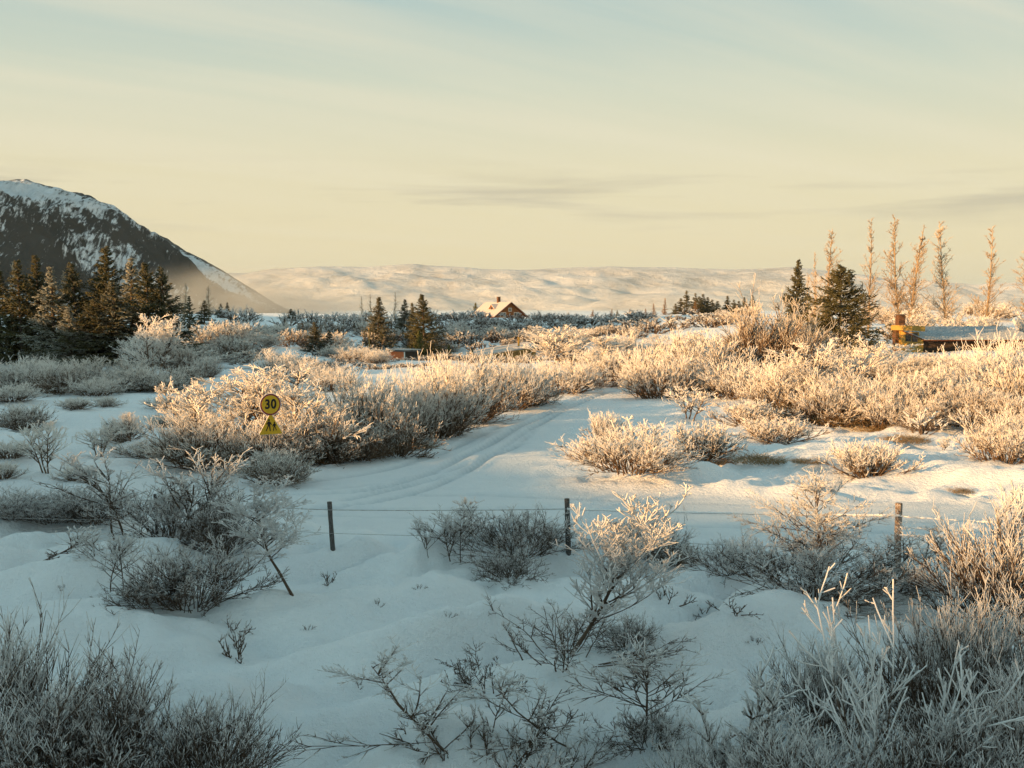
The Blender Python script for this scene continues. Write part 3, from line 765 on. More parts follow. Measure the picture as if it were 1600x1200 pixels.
USED = {}
def plant(name, proto, loc, h, wd, label, cat, group=None, rz=None, parts=True, part_names=('stem', 'crown'), tilt=(0, 0)):
    p = PROTO[proto]
    sz = h / p['H']; sx = wd / p['W']
    rz = random.uniform(0, 6.283) if rz is None else rz
    if parts:
        o = empty(name, loc, rz)
        for part, key in zip(part_names, ('stem', 'crown')):
            if p[key] is not None: link(bpy.data.objects.new(part, p[key]), o)
    else:
        o = bpy.data.objects.new(name, p['crown']); link(o); o.location = loc
    o.rotation_euler = (tilt[0], tilt[1], rz); o.scale = (sx, sx, sz)
    tag(o, label, cat, group)
    return o
def put(proto, px, base, top, wpx, label, group=None, name='frosted_shrub', cat='shrub', rz=None, parts=True, pn=('stem', 'crown'), depth=None, sink=0.0, tilt=(0, 0)):
    x, y, z = ground(px, base) if depth is None else at_dist(px, depth)
    h = (base - top) * y / FPX if depth is None else zpix(top, y) - z
    return plant(name, proto, (x, y, z - sink), h, wpx * y / FPX, label, cat, group, rz, parts, pn, tilt)
def tree(proto, px, top, wpx, depth, label, name='spruce_tree', group=None, cat='tree', rz=None, parts=True):
    x, y, z = at_dist(px, depth)
    h = zpix(top, y) - z
    return plant(name, proto, (x, y, z - 0.1), h, wpx * y / FPX, label, cat, group, rz, parts, ('trunk', 'crown'))

# ------------------------------------------------------------------ shrubs of the foreground
def sh(*a, **k): return put(*a, **k)
sh('broom_a', 15, 1245, 965, 330, 'tall grey frosted bush in the bottom left corner of the photo', rz=0.3)
sh('broom_b', 165, 1250, 1012, 250, 'frosted bush right beside the corner bush, leaning over its neighbour at bottom left', rz=1.2)
sh('broom_a', 318, 1262, 1085, 230, 'lower frosted bush closing the bottom left thicket on its right side', rz=2.2)
sh('broom_b', 90, 1290, 1080, 260, 'short pale frosted bush along the bottom edge in front of the left thicket', rz=4.0)
sh('birch_lean', 742, 1190, 1012, 215, 'thin bare birch leaning left over the dark brushwood at bottom centre', rz=0, cat='small tree', name='birch_sapling', pn=('trunk', 'crown'))
sh('birch_lean', 900, 1165, 1035, 170, 'smaller birch leaning left, right of the dark brushwood at bottom centre', rz=0.5, cat='small tree', name='birch_sapling', pn=('trunk', 'crown'))
sh('sprawl_b', 760, 1205, 1105, 330, 'dark tangled brushwood lying between the two leaning birches at bottom centre', rz=0.5, name='brushwood', cat='brushwood')
sh('sprawl_a', 850, 1235, 1135, 280, 'dark brushwood spreading along the bottom edge below the smaller leaning birch', rz=2.5, name='brushwood', cat='brushwood')
sh('birch_up', 1008, 1135, 1000, 150, 'small symmetrical dark birch standing alone right of the bottom centre', rz=0.8, cat='small tree', name='birch_sapling', pn=('trunk', 'crown'))
sh('low_near', 1015, 1165, 1100, 150, 'low frosted brush around the foot of the small symmetrical birch', rz=0.8)
sh('shoots_b', 1165, 1275, 1050, 200, 'thin upright frosted shrub between the symmetrical birch and the rimed shoots', rz=1.1)
sh('broom_b', 1105, 1310, 1130, 190, 'low pale frosted bush at the bottom edge below the thin upright shrub', rz=2.1)
sh('shoots_a', 1372, 1285, 925, 290, 'tall stiff shoots thick with rime whose top tips catch the sun', rz=0.4)
sh('broom_a', 1290, 1150, 1000, 190, 'grey broom-like bush behind the left side of the rimed shoots', rz=3.0)
sh('broom_a', 1490, 1190, 930, 230, 'broad grey bush behind the right side of the rimed shoots', rz=4.1)
sh('broom_b', 1590, 1130, 925, 240, 'frosted grey bush cut by the right edge, below the sunlit broom', rz=5.0)
sh('broom_b', 1560, 1265, 1040, 260, 'frosted bush in the bottom right corner of the photo', rz=0.7)
sh('broom_b', 1255, 1300, 1110, 240, 'low frosted bush at the bottom edge under the rimed shoots', rz=5.4)
sh('broom_a', 1440, 1320, 1120, 280, 'pale frosted bush at the bottom edge between the rimed shoots and the corner', rz=1.9)
# the centre tree and its low branches
sh('birch_frost', 893, 1030, 768, 165, 'leaning frosted birch in the centre foreground with sunlit golden top', rz=0, cat='small tree', name='birch_sapling', pn=('trunk', 'crown'))
sh('sprawl_a', 880, 1036, 955, 285, 'low bare branches reaching left over the snow at the foot of the leaning frosted birch', rz=3.0, name='brushwood', cat='brushwood')
sh('low_near', 980, 1010, 958, 120, 'dark low brush right of the foot of the leaning frosted birch', rz=1.0)
sh('sprawl_b', 760, 1075, 1030, 170, 'low bare twigs on the snow above the thin leaning birch', rz=3.4, name='brushwood', cat='brushwood')
# along the fence
sh('willow_near', 818, 866, 792, 175, 'round grey bush just left of the middle fence post', rz=0.3)
sh('low_near', 795, 903, 852, 120, 'low frosted bush in front of the round bush left of the middle post', rz=2.3)
sh('bare_near', 722, 868, 785, 110, 'thin shrub of bare upright twigs beside the round bush at the fence', rz=0.9)
sh('bare_near', 685, 872, 812, 70, 'smallest thin shrub at the left end of the bushes by the middle post', rz=2.9)
sh('willow_near', 1012, 872, 795, 120, 'grey bush half hidden behind the leaning frosted birch', rz=1.8)
sh('mid_dark', 1052, 880, 842, 100, 'dark flat heather bush right of the leaning frosted birch', rz=0.4)
sh('leader', 1275, 915, 735, 190, 'wide frosted shrub with one tall sunlit leader in front of the right fence', rz=0.6)
sh('willow_near', 1265, 925, 828, 290, 'dark brush under the wide shrub with the tall leader', rz=1.6)
sh('low_near', 1145, 898, 838, 130, 'low grey bush on the snow left of the wide shrub with the tall leader', rz=2.6)
sh('bare_near', 1432, 908, 832, 140, 'bare twiggy shrub at the foot of the barbed wire post', rz=0.2)
sh('low_near', 1400, 925, 872, 190, 'dark low brush on the ground beside the barbed wire post', rz=3.6)
sh('broom_lit', 1572, 985, 785, 210, 'dense broom-like bush on the right edge, its upper half golden in the sun', rz=0.5)
sh('sprawl_b', 1525, 985, 905, 250, 'long bent frosted branches sweeping out below the golden broom-like bush', rz=0.0, name='brushwood', cat='brushwood')
sh('mid_shoots', 1590, 835, 745, 70, 'pale sunlit shrub on the right edge above the golden broom-like bush')
# left of the fence posts
sh('birch_round', 452, 926, 745, 130, 'small frosted tree on a bent stem with sunlit top, left of the first tall post', rz=0, cat='small tree', name='birch_sapling', pn=('trunk', 'crown'))
sh('broom_b', 345, 868, 762, 120, 'grey bush of upright shoots behind the small tree on a bent stem', rz=1.5)
sh('willow_near', 302, 945, 842, 215, 'dense round grey bush on the snow left of the bent tree', rz=0.9)
sh('shoots_b', 262, 948, 885, 110, 'small pale frosted sprig in front of the dense round grey bush', rz=0.9)
sh('low_near', 220, 945, 905, 110, 'flat dark brush at the left foot of the dense round grey bush', rz=0.9)
sh('bare_near', 172, 913, 828, 125, 'sparse bare shrub on the snow left of the dense round grey bush', rz=4.9)
sh('bare_near', 240, 835, 705, 230, 'wide crooked bush behind the thin left fence post with sunlit tips', rz=2.6)
sh('willow_near', 265, 836, 752, 190, 'dark brush under the wide crooked bush at the left fence post', rz=2.0)
sh('broom_b', 20, 812, 765, 130, 'dark low hedge bush at the left edge behind the wire', rz=2.0)
sh('broom_b', 85, 815, 764, 140, 'dark low hedge bush in the middle of the left hedge behind the wire', rz=3.0)
sh('broom_b', 145, 820, 760, 130, 'dark low hedge bush at the right end of the left hedge behind the wire', rz=4.0)
sh('bent_sprig', 20, 886, 812, 60, 'bent bare sprig sticking out of the snow near the left edge', rz=0.0, name='sprig', cat='sprig')
sh('sprig', 372, 1028, 975, 90, 'bare sprig lying on the open snow in the left foreground', rz=1.3, name='sprig', cat='sprig')
sh('sprig', 362, 985, 962, 60, 'tiny dark twig poking through the snow above the bare sprig', rz=2.3, name='sprig', cat='sprig')
sh('sprig', 512, 912, 892, 44, 'tuft of bent twigs on the snow right of the bent tree', rz=4.3, name='sprig', cat='sprig')
sh('sprig', 1040, 945, 915, 66, 'small dark twig on the snow right of the leaning frosted birch', rz=5.3, name='sprig', cat='sprig')
sh('sprig', 1100, 962, 945, 50, 'tiny tuft of twigs left of the arched sprig on the snow', rz=0.3, name='sprig', cat='sprig')
sh('sprig', 1148, 960, 940, 70, 'arched sprig on the snow below the wide shrub with the tall leader', rz=1.9, name='sprig', cat='sprig')
sh('low_near', 1320, 945, 915, 160, 'frosted low twigs in front of the wide shrub with the tall leader', rz=2.9)

for q, (px, base, h_, w_) in enumerate(((95, 930, 9, 22), (590, 948, 12, 24), (700, 968, 9, 22), (560, 1075, 12, 26), (655, 925, 9, 18), (480, 985, 10, 20), (1180, 1010, 12, 26), (520, 1160, 16, 34))):
    sh('sprig', px, base, base - h_, w_, 'tiny dark twig poking through the open foreground snow', 'tiny twigs poking through the foreground snow', name='sprig', cat='sprig')

# ------------------------------------------------------------------ shrubs in the middle distance
m = [
 ('mid_tree_a', 292, 700, 592, 75, 'narrow upright frosted shrub at the left end of the sunlit thicket by the sign'),
 ('mid_tree_b', 372, 722, 578, 185, 'tall sunlit frosted shrub directly left of the road sign'),
 ('mid_tree_b', 455, 722, 574, 170, 'tall frosted shrub directly behind and right of the road sign'),
 ('mid_dome_b', 318, 728, 642, 190, 'low rounded golden shrub in front of the narrow upright one'),
 ('mid_dome_b', 410, 735, 655, 160, 'low brown twiggy shrub at the foot of the road sign'),
 ('mid_dome_b', 500, 722, 632, 160, 'low grey brown shrub right of the road sign'),
 ('mid_dome_b', 432, 756, 704, 110, 'low brown twigs hiding the foot of the road sign post'),
 ('mid_shoots', 525, 705, 608, 70, 'pale spiky shrub between the sign thicket and the lane hedge'),
 ('mid_dome_a', 572, 702, 584, 140, 'large creamy sunlit shrub at the near end of the lane hedge'),
 ('mid_dome_c', 680, 682, 562, 130, 'large creamy sunlit shrub second along the lane hedge'),
 ('mid_dome_c', 628, 692, 586, 100, 'creamy sunlit shrub in the dip of the lane hedge before the red shed'),
 ('mid_dome_a', 722, 660, 555, 150, 'sunlit shrub third along the lane hedge with spiky top'),
 ('mid_dome_c', 785, 640, 556, 130, 'sunlit shrub fourth along the lane hedge'),
 ('mid_dome_b', 825, 634, 575, 95, 'grey shaded shrub at the far end of the lane hedge'),
 ('mid_dark', 560, 718, 658, 120, 'dark low bush at the lane edge under the first hedge shrub'),
 ('mid_dark', 620, 712, 645, 120, 'dark low bush at the lane edge under the second hedge shrub'),
 ('mid_dark', 685, 682, 625, 110, 'dark low bush at the lane edge under the third hedge shrub'),
 ('mid_dark', 735, 662, 618, 90, 'dark low bush at the lane edge under the fourth hedge shrub'),
 ('mid_dome_c', 880, 614, 560, 120, 'rounded sunlit shrub on the outside of the lane bend'),
 ('mid_dome_a', 945, 604, 548, 100, 'grey and gold shrub at the far tip of the lane bend'),
 ('mid_tree_b', 905, 590, 510, 125, 'tall rounded golden shrub behind the lane bend'),
 ('mid_dome_a', 970, 585, 518, 90, 'golden shrub with one tall shoot behind the lane bend'),
 ('mid_dome_c', 1030, 622, 548, 130, 'broad golden shrub on the inside of the lane bend'),
 ('mid_dome_a', 1095, 612, 520, 150, 'tall golden shrub behind the inside of the lane bend'),
 ('mid_dome_c', 1150, 622, 560, 130, 'golden shrub right of the broad shrub inside the bend'),
 ('mid_brown', 1190, 600, 470, 150, 'big rusty brown willow bush taller than everything round it'),
 ('mid_brown', 1245, 605, 500, 120, 'rusty brown bush on the right shoulder of the big willow'),
 ('mid_dome_c', 1225, 640, 560, 130, 'cream frosted shrub in front of the rusty brown willow'),
 ('mid_tree_a', 1290, 640, 530, 120, 'upright frosted shrub in front of the large dark spruce'),
 ('mid_dome_a', 1300, 665, 585, 130, 'cream shrub below the large dark spruce'),
 ('mid_dome_c', 1375, 668, 586, 140, 'broad cream shrub in the middle of the right thicket'),
 ('mid_dome_a', 1440, 650, 578, 130, 'golden shrub hiding the foot of the yellow cabin'),
 ('mid_tree_a', 1396, 600, 566, 80, 'upright golden shrub before the yellow gable of the cabin'),
 ('mid_tree_b', 1500, 620, 566, 100, 'golden shrub in front of the metal roof'),
 ('mid_dome_c', 1556, 640, 530, 160, 'tall golden shrub covering the right end of the metal roof'),
 ('mid_dome_a', 1610, 660, 540, 140, 'golden shrub cut by the right edge beside the metal roof'),
 ('mid_dome_b', 1505, 665, 600, 120, 'brownish shrub below the metal roof'),
 ('mid_dome_b', 1440, 672, 625, 90, 'low brown shrub at the front of the right thicket'),
 ('mid_shoots', 1438, 678, 638, 60, 'small cream shrub standing out in front of the right thicket'),
 ('mid_dome_b', 1580, 670, 615, 110, 'brown shrub at the right edge of the thicket front'),
 ('mid_dome_c', 990, 735, 668, 180, 'broad cream shrub alone on the snow right of the lane'),
 ('mid_shoots', 930, 722, 690, 80, 'spiky left end of the lone cream bush by the lane'),
 ('mid_shoots', 1000, 720, 652, 90, 'upright spiky shoots rising from the lone cream bush by the lane'),
 ('mid_low', 1098, 718, 662, 110, 'low cream shrub to the right of the lone cream bush'),
 ('mid_low', 944, 688, 646, 56, 'small grey shrub in the shade above the lone cream bush'),
 ('mid_small', 1070, 658, 606, 62, 'small thin grey shrub in front of the bend thicket'),
 ('mid_low', 1212, 692, 655, 125, 'low dark grey shrub on the snow in front of the right thicket'),
 ('mid_low', 1170, 665, 625, 110, 'low gold shrub in front of the cream shrubs'),
 ('mid_low', 1358, 745, 690, 130, 'flat pale straw shrub on the sunlit snow at right'),
 ('mid_dome_c', 1572, 722, 640, 130, 'bright golden shrub at the right edge on the sunlit snow'),
 ('mid_small', 1468, 705, 682, 26, 'tiny lone shrub on the sunlit snow at right'),
 ('mid_small', 1332, 668, 630, 60, 'small pale bush at the snow edge of the right thicket'),
 # shaded field at left
 ('mid_small', 84, 738, 655, 62, 'thin upright shrub on the shaded snow at left'),
 ('mid_small', 152, 712, 666, 50, 'small round shrub with sunlit crown on the shaded snow'),
 ('mid_small', 210, 688, 643, 30, 'slim sunlit sapling right of the small round shrub'),
 ('mid_low', 120, 752, 728, 60, 'low pale tuft at the foot of the thin upright shrub'),
 ('mid_low', 190, 690, 652, 70, 'pale grey bush behind the slim sunlit sapling'),
 ('mid_dome_b', 38, 672, 632, 90, 'grey bush in the shade at left below the long hedge'),
 ('mid_low', 15, 715, 690, 80, 'dark low bush on the left edge of the shaded snow'),
 ('mid_low', 5, 748, 722, 60, 'lowest bush on the left edge of the shaded snow'),
 ('mid_low', 235, 715, 690, 110, 'grey twigs lying left of the sign thicket'),
 ('mid_low', 120, 640, 622, 60, 'flat grey twigs on the shaded snow, left one of two'),
 ('mid_low', 165, 635, 620, 50, 'flat grey twigs on the shaded snow, right one of two'),
 ('mid_low', 262, 640, 622, 70, 'flat grey brush on the shaded snow behind the sign thicket'),
 ('mid_low', 250, 668, 648, 60, 'low grey brush close to the left end of the sign thicket'),
]
for p, px, base, top, wpx, lab in m:
    pn = ('stem', 'crown')
    sh(p, px, base, top, wpx, lab)
# long hedge before the dark spruces
hedge = [(-20, 612, 566, 110), (40, 612, 561, 110), (95, 615, 571, 95), (135, 604, 559, 90), (180, 612, 577, 90), (225, 610, 574, 90), (262, 612, 583, 80), (70, 600, 559, 90), (205, 600, 563, 80), (20, 628, 600, 80), (150, 618, 590, 80), (288, 600, 572, 60)]
HEDGE_LABEL = '%s pale grey shrub from the left edge in the shaded hedge before the spruces'
ORD = 'first second third fourth fifth sixth seventh eighth ninth tenth eleventh last'.split()
for i, (px, base, top, wpx) in enumerate(hedge):
    sh(('mid_dome_a', 'mid_dome_c', 'mid_dome_b')[i % 3], px, base, top, wpx, HEDGE_LABEL % ORD[sorted(h_[0] for h_ in hedge).index(px)], group='shrubs of the shaded hedge before the spruces')
sh('mid_tree_b', 240, 587, 492, 78, 'pale frosted tree-like shrub standing out against the dark spruces')
sh('mid_tree_b', 218, 580, 520, 60, 'smaller pale shrub left of the tree-like shrub before the spruces')
sh('mid_dome_b', 345, 568, 503, 120, 'large dull grey bush right of the dark spruces', depth=112)
sh('mid_dome_b', 285, 585, 540, 70, 'dim grey bush at the right foot of the dark spruces')
sh('mid_tree_b', 408, 580, 520, 70, 'pale frosted tree-like shrub right of the large dull bush', depth=108)
sh('mid_dome_b', 320, 590, 558, 50, 'small grey shrub on the snow right of the hedge')
sh('mid_dome_a', 440, 590, 548, 80, 'pale grey shrub behind the sunlit sign thicket')
sh('mid_dome_c', 520, 612, 570, 80, 'frosted shrub on the snow patch behind the sunlit thicket')
sh('mid_dome_a', 480, 600, 560, 60, 'small frosted shrub left of the one on the snow patch')
sh('mid_dome_c', 560, 566, 541, 70, 'sunlit golden shrub left of the red shed')
sh('mid_dome_c', 527, 560, 538, 50, 'small golden shrub left of the sunlit golden one by the red shed')
sh('mid_dome_c', 590, 568, 546, 40, 'golden shrub close to the left wall of the red shed')

# ------------------------------------------------------------------ scrub on the rising ground behind
R = np.random.default_rng(77)
def scatter(n, x0, x1, y0, y1, label, group, protos, hw=(1.4, 2.4), ww=(2.6, 4.6), keep=None):
    k = 0; tries = 0; spots = []
    while k < n and tries < n * 40:
        tries += 1
        y = math.exp(R.uniform(math.log(y0), math.log(y1)))
        px = R.uniform(x0, x1); x = (px - 800) / FPX * y
        if keep and not keep(px, y): continue
        if any((x - a) ** 2 + (y - b) ** 2 < 2.2 for a, b in spots): continue
        spots.append((x, y)); z = hgt(x, y)
        plant('frosted_shrub', protos[k % len(protos)], (x, y, z - 0.1), R.uniform(*hw), R.uniform(*ww), label, 'shrub', group, R.uniform(0, 6.28), False)
        k += 1
def mass(n, x0, x1, y0, y1, label, hw, ww, keep=None):
    """far scrub that reads as one mass: one mesh of many small bushes"""
    vs, qs, fs, o = [], [], [], 0
    k = 0
    while k < n:
        y = math.exp(R.uniform(math.log(y0), math.log(y1))); px = R.uniform(x0, x1)
        if keep and not keep(px, y): continue
        x = (px - 800) / FPX * y; z = hgt(x, y); p = MASSP[k % len(MASSP)]
        a = R.uniform(0, 6.28); sc = R.uniform(*ww) / p[3]; szz = R.uniform(*hw) / p[4]
        v = p[0] * np.array([sc, sc, szz]); c_, s_ = math.cos(a), math.sin(a)
        vs.append(np.stack([v[:, 0] * c_ - v[:, 1] * s_ + x, v[:, 0] * s_ + v[:, 1] * c_ + y, v[:, 2] + z - .1], -1)); qs.append(p[1] + o); fs.append(p[2] + R.uniform(-.08, .08)); o += len(v); k += 1
    ob = link(bpy.data.objects.new('scrub', mesh_np('scrub', np.vstack(vs), np.vstack(qs), M_TWIG, np.concatenate(fs))))
    tag(ob, label, kind='stuff')
MASSP = []
for sd in (201, 202, 203):
    Rm = np.random.default_rng(sd); b_, d_, L_ = stems_dome(Rm, 18, 2.0, 3.6, (0, 0), 0.25, 8)
    ac = Acc(); s0_ = walk(b_, d_, L_, 4, 0.25, 0.06, Rm); l1_, L1_ = sprout(s0_, L_, 5, 0.25, 1.0, 32, 0.5, 2, 0.35, 0.07, Rm); l2_, _ = sprout(l1_, L1_, 3, 0.2, 1.0, 36, 0.5, 2, 0.3, 0.05, Rm)
    ac.add(s0_, .055, .03, 0, .35, 3, 0, Rm, 2.0, .4); ac.add(l1_, .04, .032, .1, .5, 3, 0, Rm, 2.0, .4); ac.add(l2_, .038, .034, .3, .75, 3, 0, Rm, 2.0, .4)
    V_ = np.vstack(ac.v); MASSP.append((V_, np.vstack(ac.q), np.concatenate(ac.f), float(np.ptp(np.percentile(V_[:, 0], [2, 98]))), float(np.percentile(V_[:, 2], 99.5))))
mass(60, 280, 1000, 98, 152, 'grey frosted scrub filling the shaded hollow round the huts', (0.9, 1.7), (2.8, 4.6), lambda px, y: not (590 < px < 880 and y < 126) and not (400 < px < 665 and y < 117))
mass(26, 590, 885, 92, 111, 'low frosted scrub in the hollow before the red shed and the hut', (0.5, 0.8), (2.2, 3.4), lambda px, y: not (570 < px < 668))
mass(34, 400, 690, 82, 112, 'low frosted scrub in the hollow before the red shed', (0.35, 0.6), (2.2, 3.4), lambda px, y: not (590 < px < 660 and y > 106))
mass(22, 600, 900, 126, 140, 'frosted scrub close behind the snow covered hut', (1.3, 2.0), (2.6, 4.2))
scatter(28, 290, 620, 85, 150, 'grey frosted shrub on the shaded slope left of the red shed', 'shrubs on the shaded slope left of the red shed', ['far_a', 'far_b', 'far_tree', 'far_a'], (1.2, 2.2), (2.6, 4.2), lambda px, y: not (410 < px < 665 and y < 117))
mass(46, 300, 760, 150, 275, 'dim frosted scrub high on the shaded slope among the far spruces', (1.5, 2.8), (3.5, 6.0))
scatter(28, 660, 1000, 95, 150, 'grey frosted shrub in the shaded hollow below the log house', 'shrubs in the hollow below the log house', ['far_a', 'far_b', 'far_c'], (1.0, 1.9), (2.6, 4.4), lambda px, y: not (640 < px < 875 and y < 128) and not (870 < px < 940 and y < 117))
mass(72, 690, 1140, 150, 265, 'dark frosted scrub covering the shaded plateau around the log house', (1.2, 2.0), (3.5, 6.5), lambda px, y: not (715 < px < 835 and y > 215))
mass(14, 715, 850, 150, 215, 'dark frosted scrub just in front of the log house', (0.7, 1.1), (3.5, 6.0))
scatter(32, 985, 1365, 68, 125, 'golden frosted shrub in the sunlit thicket left of the yellow cabin', 'shrubs of the sunlit thicket left of the cabin', ['far_a', 'far_c', 'far_tree'], (1.5, 2.6), (2.6, 4.0))
scatter(18, 1280, 1640, 58, 86, 'golden frosted shrub in the sunlit thicket in front of the yellow cabin', 'shrubs of the sunlit thicket before the cabin', ['far_a', 'far_c', 'mid_dome_a'], (0.5, 0.9), (2.4, 3.6))
sh('mid_dome_b', 1425, 600, 554, 90, 'low golden bush at the foot of the yellow gable wall')
sh('mid_dome_a', 1372, 600, 556, 80, 'golden bush between the wide dark spruce and the yellow gable wall')
sh('mid_dome_b', 1482, 600, 552, 110, 'low golden bush at the foot of the dark long wall of the cabin')
scatter(13, 1390, 1720, 106, 126, 'golden shrub close behind the metal roof of the yellow cabin', 'shrubs close behind the cabin', ['far_c', 'far_tree'], (2.6, 3.6), (3.0, 4.5))
scatter(29, 1120, 1720, 128, 260, 'sunlit shrub behind the yellow cabin and below the poplars', 'shrubs behind the cabin', ['far_c', 'far_tree', 'far_a'], (1.8, 3.2), (3.0, 5.0))

# dry grass
for px, base, wpx, lab in ((470, 722, 120, 'mat of dry grass at the lane edge right of the road sign'), (400, 735, 90, 'dry grass below the road sign'), (545, 715, 80, 'dry grass tuft at the lane edge under the first hedge shrub'),
                           (640, 700, 80, 'dry grass along the lane edge under the second hedge shrub'), (1188, 722, 80, 'straw coloured grass on the sunlit snow right of the lone cream bush'), (1262, 722, 50, 'small straw patch right of the straw coloured grass'),
                           (1130, 726, 50, 'small straw patch beside the lone cream bush'), (1415, 690, 70, 'dark straw patch below the right thicket'), (1360, 672, 70, 'grass clump at the snow edge of the right thicket'),
                           (1500, 770, 40, 'dark tuft at the road edge behind the barbed wire'), (1345, 712, 60, 'straw tuft behind the flat pale shrub')):
    put('tuft', px, base, base - wpx * 0.16, wpx, lab, name='grass_tuft', cat='grass', parts=False)
for px, base, wpx, lab in ((1240, 640, 100, 'brown grassy hummock in the sun at the thicket edge'), (1200, 650, 80, 'smaller brown hummock left of the grassy one'), (1310, 660, 90, 'brown grass hummock right of the grassy one')):
    put('hummock', px, base, base - wpx * 0.26, wpx, lab, name='grass_hummock', cat='grass', parts=False)

# ------------------------------------------------------------------ trees
G = 'dark spruces at left'
for p, px, top, wpx, d, lab in (
    ('spruce_a', 2, 418, 95, 102, 'spruce cut by the left edge, gold on its upper half'),
    ('spruce_b', 34, 405, 90, 100, 'gold topped spruce next to the one on the left edge'),
    ('spruce_a', 66, 398, 85, 104, 'tall slim spruce, third from the left edge'),
    ('spruce_frost', 86, 416, 85, 98, 'frosty grey spruce standing in front of the slim ones'),
    ('spruce_c', 124, 410, 100, 99, 'dark spruce left of the tallest one'),
    ('spruce_a', 163, 384, 105, 100, 'tallest spruce of the left group with a bare bright tip'),
    ('spruce_frost', 207, 402, 90, 103, 'slender spruce right of the tallest one, with horizontal branch tiers'),
    ('spruce_c', 236, 410, 100, 99, 'broad spruce with golden crown at the right of the group'),
    ('spruce_c', 262, 416, 95, 100, 'rightmost big spruce of the left group'),
    ('spruce_b', 184, 440, 110, 97, 'short dark spruce filling the gap below the tallest one'),
    ('spruce_c', 140, 465, 110, 96, 'low dark spruce at the foot of the tallest one'),
    ('spruce_frost', 110, 478, 70, 95, 'small frosty spruce at the foot of the group')):
    tree(p, px, top, wpx * 1.3, d - 4, lab, group=G)
for px, top, d, lab in ((20, 406, 150, 'pale pinkish poplar behind the spruces near the left edge'), (57, 412, 150, 'pale thin poplar between the left spruces'), (100, 420, 155, 'faint bare poplar behind the left spruces'), (288, 440, 180, 'faint bare poplar right of the left spruces'), (327, 445, 200, 'thin bare poplar above the large dull bush')):
    tree('poplar_b', px, top, 26, d, lab, 'poplar_tree', 'bare poplars at left')
for p, px, top, wpx, d, lab in (
    ('far_spruce', 297, 462, 26, 160, 'small dark spruce just right of the left group'),
    ('far_spruce', 320, 469, 26, 185, 'small dark spruce second right of the left group'),
    ('far_spruce', 346, 474, 18, 230, 'tiny dark spruce on the skyline, left of a pair'),
    ('far_spruce', 356, 472, 14, 230, 'tiny dark spruce on the skyline, right of a pair'),
    ('far_spruce', 455, 482, 22, 210, 'tiny dark spruce on the slope before the hills'),
    ('spruce_a', 494, 502, 36, 118, 'small spruce with gold tip on the shaded slope'),
    ('far_spruce', 515, 514, 26, 119, 'smaller spruce right of the gold tipped one'),
    ('spruce_a', 590, 463, 46, 128, 'dark spruce behind the wooden pole'),
    ('spruce_b', 632, 467, 32, 150, 'slim spruce in the middle of the far group'),
    ('spruce_c', 664, 459, 60, 126, 'largest spruce of the far group, right end'),
    ('spruce_b', 648, 472, 30, 130, 'slim spruce leaning against the largest far spruce'),
    ('spruce_c', 1240, 405, 58, 112, 'tall spruce with frosted tip behind the rusty willow'),
    ('spruce_wide', 1310, 416, 120, 92, 'large wide dark spruce left of the yellow cabin'),
    ('far_spruce', 1055, 474, 20, 330, 'leftmost small spruce of the skyline row'),
    ('far_spruce', 1072, 454, 26, 330, 'tall spruce second in the skyline row'),
    ('far_spruce', 1086, 458, 22, 335, 'spruce third in the skyline row'),
    ('far_spruce', 1098, 459, 24, 330, 'spruce fourth in the skyline row'),
    ('far_spruce', 1112, 468, 26, 330, 'lower spruce fifth in the skyline row'),
    ('far_spruce', 1136, 462, 22, 335, 'spruce after the gap in the skyline row'),
    ('far_spruce', 1146, 468, 20, 330, 'short spruce after the gap in the skyline row'),
    ('far_spruce', 1162, 464, 18, 330, 'spruce second last in the skyline row'),
    ('far_spruce', 1175, 461, 20, 330, 'last spruce of the skyline row, near the rusty willow'),
    ('far_spruce', 1063, 466, 26, 332, 'small spruce squeezed in between the first two of the skyline row'),
    ('far_spruce', 1092, 463, 26, 328, 'dark spruce closing the gap between the third and fourth of the skyline row'),
    ('far_spruce', 1105, 464, 26, 334, 'dark spruce between the fourth and the lower fifth of the skyline row'),
    ('far_spruce', 1120, 470, 24, 331, 'short dark spruce right of the lower fifth of the skyline row'),
    ('far_spruce', 1154, 470, 22, 332, 'short dark spruce before the second last of the skyline row'),
    ('far_spruce', 1513, 482, 18, 200, 'small spruce between the poplar trunks'),
    ('far_spruce', 964, 484, 8, 330, 'tiny spruce on the plateau skyline')):
    tree(p, px, top, wpx * 1.4, d, lab)
for px, top, wpx, d, lab in ((655, 518, 34, 118, 'yellow green pine behind the red shed'), (701, 538, 18, 120, 'small yellow green pine right of the red shed'), (738, 546, 12, 118, 'tiny yellow green pine left of the turf roof'), (812, 553, 12, 108, 'tiny pine in front of the turf roof'), (743, 474, 14, 300, 'yellow pine behind the left end of the log house')):
    tree('pine', px, top, wpx, d, lab, 'pine_tree')
for px, top, wpx, d, lab in ((1085, 470, 22, 325, 'rust brown larch in front of the skyline spruces'), (1037, 466, 16, 330, 'bright orange larch left of the skyline spruces'), (1022, 474, 14, 335, 'smaller orange larch left of the bright one'), (1008, 482, 12, 335, 'tiny orange larch on the skyline'), (955, 482, 10, 335, 'tiny larch right of the log house on the skyline'), (925, 484, 12, 335, 'low larch right of the log house'), (985, 482, 12, 335, 'low larch between the tiny ones')):
    tree('larch', px, top, wpx, d, lab, 'larch_tree')
